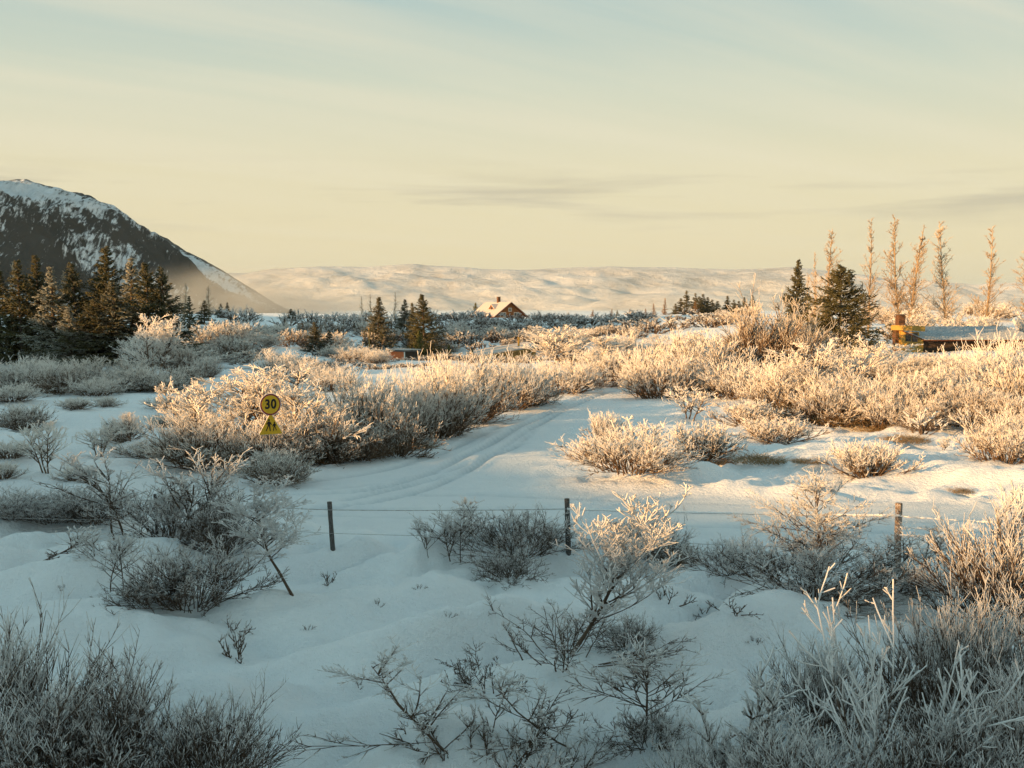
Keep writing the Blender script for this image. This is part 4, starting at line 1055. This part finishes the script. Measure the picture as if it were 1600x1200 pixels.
for p, px, top, wpx, d, lab in (
    ('poplar_c', 1293, 354, 56, 135, 'poplar behind the wide dark spruce, first of the row'),
    ('poplar_a', 1273, 392, 34, 140, 'shorter poplar left of the first of the row'),
    ('poplar_a', 1356, 338, 50, 132, 'slim poplar between the wide spruce and the chimney'),
    ('poplar_twin', 1405, 336, 78, 130, 'twin stemmed poplar above the brick chimney'),
    ('poplar_b', 1478, 342, 72, 132, 'straight poplar above the metal roof, right of the twin one'),
    ('poplar_a', 1540, 351, 60, 132, 'poplar above the right half of the metal roof'),
    ('poplar_c', 1602, 355, 62, 132, 'poplar cut by the right edge of the photo'),
    ('poplar_a', 1262, 425, 30, 142, 'low poplar beside the spruce with the frosted tip')):
    tree(p, px, top, wpx, d, lab, 'poplar_tree', 'bare poplars behind the cabin')
for px, top, d, lab in ((566, 462, 190, 'thin bare poplar left of the far spruces'), (580, 458, 200, 'thin bare poplar behind the dark spruce by the pole'), (617, 455, 205, 'thin bare poplar between the far spruces')):
    tree('poplar_a', px, top, 16, d, lab, 'poplar_tree')

# ------------------------------------------------------------------ fence
M_POST = simple('weathered post', (0.035, 0.03, 0.026), 0.9, 0.5, 30.0, (1, 1, 0.15), frost=0.15)
M_POSTW = simple('lichened post', (0.11, 0.065, 0.035), 0.9, 0.7, 26.0, (1, 1, 0.3), frost=0.35)
M_RIME = simple('rimed wire', (0.80, 0.80, 0.80), 0.8, 0.12, 40.0)
M_WIRE = simple('bare wire', (0.30, 0.30, 0.30), 0.6, 0.2, 40.0)
def wire(name, pts, rad, mat, parent, lumpy=0.0, barbs=False, seed=1):
    Rw = np.random.default_rng(seed)
    pts = np.array(pts, float); out_ = []
    for a, b in zip(pts[:-1], pts[1:]):
        n = max(6, int(np.linalg.norm(b - a) / 0.05))
        tt = np.linspace(0, 1, n, endpoint=False)[:, None]
        seg = a + (b - a) * tt; seg[:, 2] -= (0.02 * 4 * tt * (1 - tt))[:, 0]; out_.append(seg)
    P = np.vstack(out_ + [pts[-1:]])
    ac = Acc(); ac.add(P[None], rad, rad, 0, 0, 5, lumpy, Rw)
    if barbs:
        k = np.arange(3, len(P) - 2, 3)
        bs = np.repeat(P[k], 4, 0); d = norm(Rw.normal(0, 1, (len(bs), 3)))
        ac.add(walk(bs - d * 0.03, d, np.full(len(bs), 0.06), 2, 0, 0, Rw), 0.006, 0.004, 0, 0, 3, 0, Rw)
    return link(bpy.data.objects.new(name, ac.mesh(name, mat)), parent)
FP = [(-60, 838, 772, 0.03, 0.03), (246, 836, 772, 0.03, -0.04), (522, 859, 784, 0.045, -0.09), (889, 868, 779, 0.05, -0.04), (1402, 895, 786, 0.06, 0.0), (1720, 925, 812, 0.06, 0.02)]
fence = None; tops = []
for i, (px, base, top, rad, lean) in enumerate(FP):
    x, y, z = ground(px, base) if 0 <= px <= 1600 else (*flat_at(px, base), 0.0)
    if not 0 <= px <= 1600: z = hgt(x, y)
    h = zpix(top, y) - z
    if fence is None:
        fence = empty('wire_fence', (x, y, z)); fx, fy, fz = x, y, z
        tag(fence, 'post and wire fence with frosted wires crossing the snow in front of the road', 'fence')
    bm = bmesh.new()
    seg = 9; n = 9; rngp = random.Random(i); rings = []
    for k in range(n):
        t_ = k / (n - 1); zz_ = -0.35 + (h + 0.35) * t_
        rings.append([bm.verts.new((lean * h * t_ + rad * (1 + 0.1 * rngp.uniform(-1, 1)) * math.cos(a), rad * (1 + 0.1 * rngp.uniform(-1, 1)) * math.sin(a), zz_)) for a in [2 * math.pi * q / seg for q in range(seg)]])
    for a, b in zip(rings[:-1], rings[1:]):
        for q in range(seg): bm.faces.new((a[q], a[(q + 1) % seg], b[(q + 1) % seg], b[q]))
    bm.faces.new(rings[-1])
    o = bm_obj('post', bm, M_POSTW if i >= 4 else M_POST, fence); o.location = (x - fx, y - fy, z - fz)
    if i == 4: o['label'] = 'lichen flecked brown post where the barbed wire starts'
    tops.append((x - fx + lean * h * 0.85, y - fy - rad - 0.006, z - fz, h))
def wp(i, f): x, y, z, h = tops[i]; return (x, y, z + h * f)
wire('wire', [wp(0, .86), wp(1, .86), wp(2, .84), wp(3, .82)], 0.0065, M_WIRE, fence, 0.15, False, 1)
wire('wire', [wp(0, .35), wp(1, .35), wp(2, .35), wp(3, .30)], 0.004, M_WIRE, fence, 0.1, False, 2)
o = wire('wire', [wp(3, .82), wp(4, .83)], 0.021, M_RIME, fence, 0.16, False, 3); o['label'] = 'top wire thick with white rime'
wire('wire', [wp(3, .28), wp(4, .33)], 0.005, M_WIRE, fence, 0.1, False, 4)
for q, (f0, f1) in enumerate(((.82, .86), (.66, .70), (.55, .55))):
    o = wire('barbed_wire', [wp(4, f0), wp(5, f1)], (0.017, 0.016, 0.012)[q], M_RIME, fence, 0.3, True, 10 + q)
for q, (f0, f1) in enumerate(((.36, .38), (.22, .24))):
    wire('wire', [wp(4, f0), wp(5, f1)], 0.005, M_WIRE, fence, 0.1, False, 20 + q)

# ------------------------------------------------------------------ road sign
M_YEL = simple('sign yellow', (0.62, 0.36, 0.02), 0.45, 0.06, 3.0)
M_RED = simple('sign red', (0.22, 0.025, 0.04), 0.45, 0.06, 3.0)
M_BLK = simple('sign black', (0.012, 0.012, 0.012), 0.5, 0.1, 3.0)
M_EDGE = simple('frosted sign edge', (0.62, 0.62, 0.60), 0.7, 0.1, 12.0)
M_STEEL = simple('galvanised steel', (0.16, 0.16, 0.16), 0.5, 0.2, 20.0, metallic=0.4)
SY = 31.6
sx_, sy_, sz_ = at_dist(421, SY)
sign = empty('road_sign', (sx_, sy_, sz_), math.radians(33))
tag(sign, 'yellow speed limit 30 sign over a yellow triangle with two walking figures, on one post', 'road sign')
zc_ = zpix(632, SY) - sz_; Rr = 17.4 / FPX * SY
bm = bmesh.new(); cyl(bm, (0, 0.04, -0.4), (0, 0.04, zc_ + 0.25), 0.03, seg=12); bm_obj('post', bm, M_STEEL, sign)
disc = empty('round_plate', (0, 0, zc_)); disc.parent = sign
bm = bmesh.new(); cyl(bm, (0, -0.012, 0), (0, 0.012, 0), Rr, seg=48); ring = bm_obj('round_plate_back', bm, M_EDGE, disc)
bm = bmesh.new(); cyl(bm, (0, -0.016, 0), (0, -0.010, 0), Rr * 0.965, seg=48); bm_obj('red_border', bm, M_RED, disc)
bm = bmesh.new(); cyl(bm, (0, -0.020, 0), (0, -0.013, 0), Rr * 0.83, seg=48); bm_obj('yellow_face', bm, M_YEL, disc)
cu = bpy.data.curves.new('digits', 'FONT'); cu.body = '30'; cu.size = Rr * 1.02; cu.align_x = 'CENTER'; cu.align_y = 'CENTER'; cu.extrude = 0.002; cu.offset = Rr * 0.035; cu.space_character = 1.12
tmp = bpy.data.objects.new('tmp', cu); C.objects.link(tmp)
bpy.context.view_layer.update()
me = bpy.data.meshes.new_from_object(tmp.evaluated_get(bpy.context.evaluated_depsgraph_get()))
bpy.data.objects.remove(tmp)
me.materials.clear(); me.materials.append(M_BLK)
dg = link(bpy.data.objects.new('digits', me), disc); dg.rotation_euler = (math.radians(90), 0, 0); dg.location = (0, -0.0235, 0); dg.scale = (1.0, 1.15, 1)
# triangle
tw = 20.2 / FPX * SY; ztop = zpix(644, SY) - sz_; zbot = zpix(679, SY) - sz_
tri = empty('triangle_plate', (0, 0, zbot)); tri.parent = sign; th = ztop - zbot
def rtri(s):
    c = th / 3; o_ = []
    cs = [(-tw * s, c - c * s), (tw * s, c - c * s), (0, c + (th - c) * s)]
    for q in range(3):
        p = np.array(cs[q]); a = np.array(cs[q - 1]); b = np.array(cs[(q + 1) % 3])
        for f_ in (0.10, 0.03): o_.append(tuple(p + (a - p) * f_))
        for f_ in (0.03, 0.10): o_.append(tuple(p + (b - p) * f_))
    return o_
bm = bmesh.new(); prism(bm, rtri(1.0), 'y', -0.010, 0.014); bm_obj('triangle_plate_back', bm, M_EDGE, tri)
bm = bmesh.new(); prism(bm, rtri(0.96), 'y', -0.0145, -0.008); bm_obj('yellow_face', bm, M_YEL, tri)
def figure(x0, z0, h, mirror=1):
    bm = bmesh.new(); y0, y1 = -0.019, -0.0135
    f = lambda pts: [(x0 + mirror * a * h, z0 + b * h) for a, b in pts]
    prism(bm, f([(-0.11, .46), (.09, .46), (.12, .82), (-0.02, .86), (-0.13, .80)]), 'y', y0, y1)
    prism(bm, f([(-.11, .48), (0.0, .48), (-.13, .20), (-.22, .02), (-.30, .06), (-.20, .24)]), 'y', y0 - .001, y1 - .001)
    prism(bm, f([(-.02, .48), (.09, .48), (.13, .24), (.15, .0), (.06, .0), (.04, .22)]), 'y', y0 - .002, y1 - .002)
    prism(bm, f([(.08, .80), (.13, .78), (.27, .54), (.21, .50), (.06, .68)]), 'y', y0 - .003, y1 - .003)
    prism(bm, f([(-.12, .80), (-.06, .76), (-.20, .56), (-.26, .60)]), 'y', y0 - .004, y1 - .004)
    prism(bm, [(x0 + mirror * 0.0 * h + .085 * h * math.cos(a), z0 + .95 * h + .09 * h * math.sin(a)) for a in [q * math.pi / 6 for q in range(12)]], 'y', y0 - .0005, y1 - .0005)
    return bm_obj('walking_figure', bm, M_BLK, tri)
figure(-0.055, th * 0.16, th * 0.52); figure(0.105, th * 0.17, th * 0.38, -1)

# ------------------------------------------------------------------ buildings
M_LOG = simple('log wall', (0.19, 0.075, 0.022), 0.75, 0.35, 1.4, (0.4, 0.4, 12))
M_TRIM = simple('dark brown trim', (0.10, 0.035, 0.012), 0.7, 0.3, 4)
M_ROOFSNOW = simple('snow on roof', (0.46, 0.43, 0.41), 0.7, 0.06, 2)
M_ROOF = simple('dark roof sheet', (0.09, 0.08, 0.075), 0.7, 0.3, 3)
M_GLASS = simple('window glass', (0.03, 0.035, 0.04), 0.12, 0.2, 2); M_GLASS.node_tree.nodes['Principled BSDF'].inputs['Specular IOR Level'].default_value = 0.6
M_WHITE = simple('white paint', (0.70, 0.68, 0.62), 0.6, 0.05, 4)
M_BRICK = simple('brown brick', (0.11, 0.055, 0.03), 0.9, 0.6, 5, (1, 1, 3))
M_YELLOW = simple('yellow paint', (0.42, 0.25, 0.055), 0.7, 0.12, 2.5)
M_REDP = simple('red painted boards', (0.58, 0.15, 0.05), 0.7, 0.15, 2.0, (6, 6, 0.4))
M_DARKW = simple('dark board wall', (0.05, 0.035, 0.025), 0.85, 0.4, 3.0, (6, 6, 0.4))
M_TIN = simple('frosted metal sheet', (0.26, 0.29, 0.32), 0.45, 0.12, 1.5, (0.3, 4, 1), frost=0.35)
M_TURFW = simple('weathered golden boards', (0.34, 0.20, 0.07), 0.8, 0.4, 3.0, (5, 5, 0.4))

def rot_xy(o, deg): o.rotation_euler = (0, 0, math.radians(deg))
def part(name, bm, mat, parent, bevel=0.0): return bm_obj(name, bm, mat, parent, bevel)
def window(parent, y, xc, zc, wd, hh, face='-y', mull=1, frame=M_WHITE):
    """a framed window lying on a wall at y (face -y) or x (face -x)"""
    f = bmesh.new(); e = 0.09
    def bx(bm, a0, a1, d0, d1, z0, z1):
        if face == '-y': box(bm, a0, a1, y - d1, y - d0, z0, z1)
        else: box(bm, y - d1, y - d0, a0, a1, z0, z1)
    bx(f, xc - wd / 2, xc - wd / 2 + e, .003, .07, zc - hh / 2, zc + hh / 2); bx(f, xc + wd / 2 - e, xc + wd / 2, .003, .07, zc - hh / 2, zc + hh / 2)
    bx(f, xc - wd / 2 + e, xc + wd / 2 - e, .003, .068, zc - hh / 2, zc - hh / 2 + e); bx(f, xc - wd / 2 + e, xc + wd / 2 - e, .003, .068, zc + hh / 2 - e, zc + hh / 2)
    for q in range(mull):
        xm = xc - wd / 2 + wd * (q + 1) / (mull + 1); bx(f, xm - .03, xm + .03, .003, .066, zc - hh / 2 + e, zc + hh / 2 - e)
    wo = part('window', f, frame, parent)
    for q in range(mull + 1):
        g_ = bmesh.new(); a = xc - wd / 2 + e + (wd - 2 * e) * q / (mull + 1); b_ = a + (wd - 2 * e) / (mull + 1)
        bx(g_, a + .002, b_ - .002, .004, .03, zc - hh / 2 + e, zc + hh / 2 - e); part('pane', g_, M_GLASS, wo)
    return wo

def slab(bm, p, thick):
    """a plate on four corner points, thickened along its own normal"""
    P = [Vector(q) for q in p]; n = (P[1] - P[0]).cross(P[3] - P[0]).normalized()
    if n.z < 0: n = -n
    a = [bm.verts.new(q) for q in P]; b_ = [bm.verts.new(q + n * thick) for q in P]
    bm.faces.new(a); bm.faces.new(b_[::-1])
    for i in range(4): bm.faces.new((a[i], a[(i + 1) % 4], b_[(i + 1) % 4], b_[i]))

# log house on the plateau: gable wall faces the viewer, ridge runs away along +y of the house
HD = 280.0
hx, hy, _ = at_dist(797, HD)
hz = hgt(hx, hy) 
zr = zpix(472, HD); HZ = min(hz, zr - 5.2)
house = empty('log_house', (hx, hy, HZ), math.radians(31))
tag(house, 'brown log house with snowy gable roof and small dormer on the far plateau', 'house')
hr = zr - HZ; W2 = 4.1; LL = 11.5; ev = hr - 3.25
bm = bmesh.new(); prism(bm, [(-W2, 0), (W2, 0), (W2, ev), (0, hr - .25), (-W2, ev)], 'y', 0, LL); part('wall', bm, M_LOG, house)
for q in range(1, 7):   # log courses standing proud of the gable and of the long wall
    zq = q * ev / 7.0
    bm = bmesh.new(); box(bm, -W2 - .06, W2 + .06, -.06, -.003, zq - .12, zq + .10); part('log_course', bm, M_LOG, house)
    bm = bmesh.new(); box(bm, -W2 - .065, -W2 - .003, .01, LL, zq - .12, zq + .10); part('log_course', bm, M_LOG, house)
ov = 0.75; k_ = (hr - .25 - ev) / W2
for s in (-1, 1):
    bm = bmesh.new(); z1 = ev - ov * k_
    slab(bm, [(0, -ov, hr - .24), (s * (W2 + ov), -ov, z1 + .01), (s * (W2 + ov), LL + ov, z1 + .01), (0, LL + ov, hr - .24)], .16); rf = part('roof', bm, M_TRIM, house)
    bm = bmesh.new()
    slab(bm, [(0, -ov + .08, hr - .06), (s * (W2 + ov), -ov + .08, z1 + .19), (s * (W2 + ov), LL + ov, z1 + .19), (0, LL + ov, hr - .06)], .14); part('roof_snow', bm, M_ROOFSNOW, rf)
# dormer on the lit slope and a low gabled porch in the long wall
def small_gable(y0, half, zb, rise, xout, xin, name):
    bm = bmesh.new(); prism(bm, [(y0 - half, zb - 1.6), (y0 + half, zb - 1.6), (y0 + half, zb), (y0, zb + rise), (y0 - half, zb)], 'x', -xout, -xin)
    d_ = part(name, bm, M_LOG, house)
    for s in (-1, 1):
        bm = bmesh.new(); slab(bm, [(-xout - .25, y0, zb + rise + .02), (-xout - .25, y0 + s * (half + .25), zb - .18), (-xin, y0 + s * (half + .25), zb - .18), (-xin, y0, zb + rise + .02)], .16)
        part('roof', bm, M_ROOFSNOW, d_)
    bm = bmesh.new(); box(bm, -xout - .05, -xout - .003, y0 - .45, y0 + .45, zb - .75, zb + rise * .3); part('window', bm, M_GLASS, d_)
small_gable(4.6, 1.25, hr - 1.55, .95, 2.6, .3, 'dormer')
small_gable(6.4, 1.5, ev - .15, .85, W2 + .7, 2.0, 'porch')
bm = bmesh.new(); box(bm, -.35, .35, 5.3, 6.0, hr - .6, hr + 1.25); ch = part('chimney', bm, M_BRICK, house)
bm = bmesh.new(); box(bm, -.42, .42, 5.23, 6.07, hr + 1.253, hr + 1.38); part('chimney_cap', bm, M_ROOF, ch)
window(house, 0, -2.0, 2.0, 1.6, 1.25, '-y', 1); window(house, 0, 1.9, 2.0, 1.6, 1.25, '-y', 1)
window(house, 0, 0, hr - 1.9, .9, .9, '-y', 1)

# cabin at right
CD = 96.0
cx_, cy_, cz_ = at_dist(1443, CD)
cabin = empty('cabin', (cx_, cy_, cz_ - .1), math.radians(5))
tag(cabin, 'low yellow cabin with brick chimney and long frosted metal roof behind the right thicket', 'cabin')
ztop_ = zpix(508, CD) - cz_; zeav = zpix(527, CD) - cz_
Lc, Wc = 10.0, 5.2
bm = bmesh.new(); prism(bm, [(0.0, 0), (Wc, 0), (Wc, ztop_ - .33), (0.0, zeav - .02)], 'x', 0, Lc); part('wall', bm, M_DARKW, cabin)
bm = bmesh.new(); prism(bm, [(0.02, 0), (Wc - .02, 0), (Wc - .02, ztop_ - .36), (0.02, zeav - .06)], 'x', -.06, -.003); part('gable_wall', bm, M_YELLOW, cabin)
bm = bmesh.new(); slab(bm, [(-.25, -.75, zeav - .2), (Lc + .4, -.75, zeav - .2), (Lc + .4, Wc + .3, ztop_ - .24), (-.25, Wc + .3, ztop_ - .24)], .10); rf = part('roof', bm, M_TRIM, cabin)
n_r = 34
for q in range(n_r):          # corrugated sheets, each a proud strip
    a = -.25 + (Lc + .65) * q / n_r; b_ = -.25 + (Lc + .65) * (q + .55) / n_r
    bm = bmesh.new(); slab(bm, [(a, -.78, zeav - .095), (b_, -.78, zeav - .095), (b_, Wc + .3, ztop_ - .135), (a, Wc + .3, ztop_ - .135)], .045); part('roof_rib', bm, M_TIN, rf)
bm = bmesh.new(); slab(bm, [(-.22, -.77, zeav - .098), (Lc + .37, -.77, zeav - .098), (Lc + .37, Wc + .28, ztop_ - .138), (-.22, Wc + .28, ztop_ - .138)], .016); part('roof_sheet', bm, M_TIN, rf)
# gable end: deep flat fascia and the framed window
bm = bmesh.new(); box(bm, -.5, -.253, -.78, Wc + .34, ztop_ - .42, ztop_ + .02); part('fascia', bm, M_YELLOW, cabin)
bm = bmesh.new(); box(bm, -.14, -.063, -.02, .16, 0, zeav - .25); part('corner_board', bm, M_YELLOW, cabin)
bm = bmesh.new(); box(bm, -.14, -.063, Wc - .75, Wc - .6, 0, ztop_ - .45); part('corner_board', bm, M_YELLOW, cabin)
window(cabin, -.06, 2.1, ztop_ - 1.0, 2.7, .95, '-x', 1, M_YELLOW)
bm = bmesh.new(); box(bm, -.35, .55, Wc - .45, Wc + .3, 0, ztop_ - .43); part('chimney_breast', bm, M_BRICK, cabin)
bm = bmesh.new(); box(bm, -.2, .35, Wc - .7, Wc + .1, ztop_ + .03, ztop_ + .92); ch = part('chimney', bm, M_BRICK, cabin)
for q in range(4):
    bm = bmesh.new(); box(bm, -.212, .362, Wc - .712, Wc + .112, ztop_ + .08 + q * .2, ztop_ + .2 + q * .2); part('brick_course', bm, M_BRICK, ch)
bm = bmesh.new(); box(bm, -.26, .41, Wc - .76, Wc + .16, ztop_ + .925, ztop_ + 1.0); part('chimney_cap', bm, M_ROOF, ch)

# red shed
RD = 112.0
rx, ry, rzz = at_dist(632, RD)
shed = empty('red_shed', (rx, ry, rzz - .1), math.radians(45))
tag(shed, 'small red box-like shed with flat frosted roof behind the sunlit hedge', 'shed')
rt = zpix(546, RD) - rzz
bm = bmesh.new(); box(bm, 0, 1.9, 0, 2.6, 0, rt - .14); part('wall', bm, M_DARKW, shed)
for q in range(9):
    bm = bmesh.new(); a = q * 2.6 / 9; box(bm, -.05, -.003, a + .008, a + 2.6 / 9 - .008, 0, rt - .15); part('board', bm, M_REDP, shed)
bm = bmesh.new(); box(bm, -.09, -.003, 2.603, 2.69, 0, rt - .15); part('corner_board', bm, M_WHITE, shed)
bm = bmesh.new(); box(bm, -.09, -.003, -.09, -.003, 0, rt - .15); part('corner_board', bm, M_WHITE, shed)
bm = bmesh.new(); box(bm, -.2, 2.05, -.2, 2.8, rt - .137, rt); rf = part('roof', bm, M_ROOF, shed)
bm = bmesh.new(); box(bm, -.18, 2.03, -.18, 2.78, rt + .002, rt + .09); part('roof_snow', bm, M_ROOFSNOW, rf, .03)

# low hut with snow covered roof and stove pipe
TD = 120.0
tx, ty, tz = at_dist(795, TD)
hut = empty('turf_hut', (tx, ty, tz - .1), math.radians(14))
tag(hut, 'low hut under a broad snow covered roof with a single stove pipe', 'hut')
z_hi = zpix(540, TD) - tz + .1; z_lo = zpix(553, TD) - tz + .1
bm = bmesh.new(); prism(bm, [(-3.0, 0), (3.0, 0), (3.0, z_hi - .3), (-3.0, z_lo - .28)], 'y', 0, 4.5); part('wall', bm, M_DARKW, hut)
for q in range(14):
    a = -3.0 + q * 6.0 / 14; bm = bmesh.new(); zt_ = z_lo - .3 + (z_hi - z_lo) * (a + 3) / 6; box(bm, a + .01, a + 6 / 14 - .01, -.05, -.003, 0, zt_); part('board', bm, M_TURFW, hut)
bm = bmesh.new(); slab(bm, [(-3.5, -.6, z_lo - .34), (3.5, -.6, z_hi - .25), (3.5, 5.1, z_hi - .05), (-3.5, 5.1, z_lo - .14)], .12); rf = part('roof', bm, M_TURFW, hut)
bm = bmesh.new(); slab(bm, [(-3.45, -.55, z_lo - .21), (3.45, -.55, z_hi - .12), (3.45, 5.05, z_hi + .08), (-3.45, 5.05, z_lo - .01)], .20); part('roof_snow', bm, M_ROOFSNOW, rf, .05)
bm = bmesh.new(); cyl(bm, (1.5, 1.6, z_hi - .3), (1.5, 1.6, z_hi + .75), .11, seg=10); cyl(bm, (1.5, 1.6, z_hi + .753), (1.5, 1.6, z_hi + .85), .16, seg=10); part('stove_pipe', bm, M_YELLOW, hut)

def gable_hut(name, px, depth, half, ln, yaw, ridge_py, base_drop, label, wall, roofm, snow=True):
    x, y, z = at_dist(px, depth); zr_ = zpix(ridge_py, depth) - z
    h_ = empty(name, (x, y, z - .1), math.radians(yaw)); tag(h_, label, 'hut')
    ev_ = zr_ - base_drop
    bm = bmesh.new(); prism(bm, [(-half, 0), (half, 0), (half, ev_), (0, zr_ - .15), (-half, ev_)], 'y', 0, ln); part('wall', bm, wall, h_)
    k = (zr_ - .15 - ev_) / half
    for s in (-1, 1):
        bm = bmesh.new(); slab(bm, [(0, -.35, zr_ - .14), (s * (half + .4), -.35, ev_ - .4 * k + .01), (s * (half + .4), ln + .35, ev_ - .4 * k + .01), (0, ln + .35, zr_ - .14)], .1); rf = part('roof', bm, roofm, h_)
        if snow:
            bm = bmesh.new(); slab(bm, [(0, -.30, zr_ - .02), (s * (half + .36), -.30, ev_ - .4 * k + .13), (s * (half + .36), ln + .35, ev_ - .4 * k + .13), (0, ln + .35, zr_ - .02)], .12); part('roof_snow', bm, M_ROOFSNOW, rf)
    bm = bmesh.new(); box(bm, -.45, .45, -.06, -.003, 0, min(1.9, ev_ - .05)); part('door', bm, M_DARKW, h_)
    return h_, zr_
gable_hut('dark_hut', 903, 116, 1.9, 3.5, 5, 547, 1.1, 'dark little gable hut half hidden in the golden shrubs behind the bend', M_DARKW, M_ROOF, True)
gh, zr2 = gable_hut('summer_hut', 497, 172, 2.0, 4.0, 30, 509, 1.0, 'snow roofed hut behind the small gold tipped spruce', M_LOG, M_TRIM)
bm = bmesh.new(); box(bm, -2.3, -1.5, 2.0, 2.8, zr2 - 1.2, zr2 + .5); part('chimney', bm, M_BRICK, gh)
gable_hut('summer_hut', 556, 168, 1.8, 4.2, -50, 523, .8, 'snow roofed hut left of the wooden pole on the shaded slope', M_DARKW, M_ROOF)

x, y, z = at_dist(577, 118)
pole = empty('wooden_pole', (x, y, z)); tag(pole, 'plain upright wooden pole on the shaded slope left of the red shed', 'pole')
bm = bmesh.new(); cyl(bm, (0, 0, -.3), (0, 0, zpix(512, 118) - z), .085, .075, 10); part('shaft', bm, M_TURFW, pole)
bm = bmesh.new(); cyl(bm, (0, 0, zpix(512, 118) - z + .002), (0, 0, zpix(512, 118) - z + .06), .085, .05, 10); part('pole_cap', bm, M_ROOFSNOW, pole)
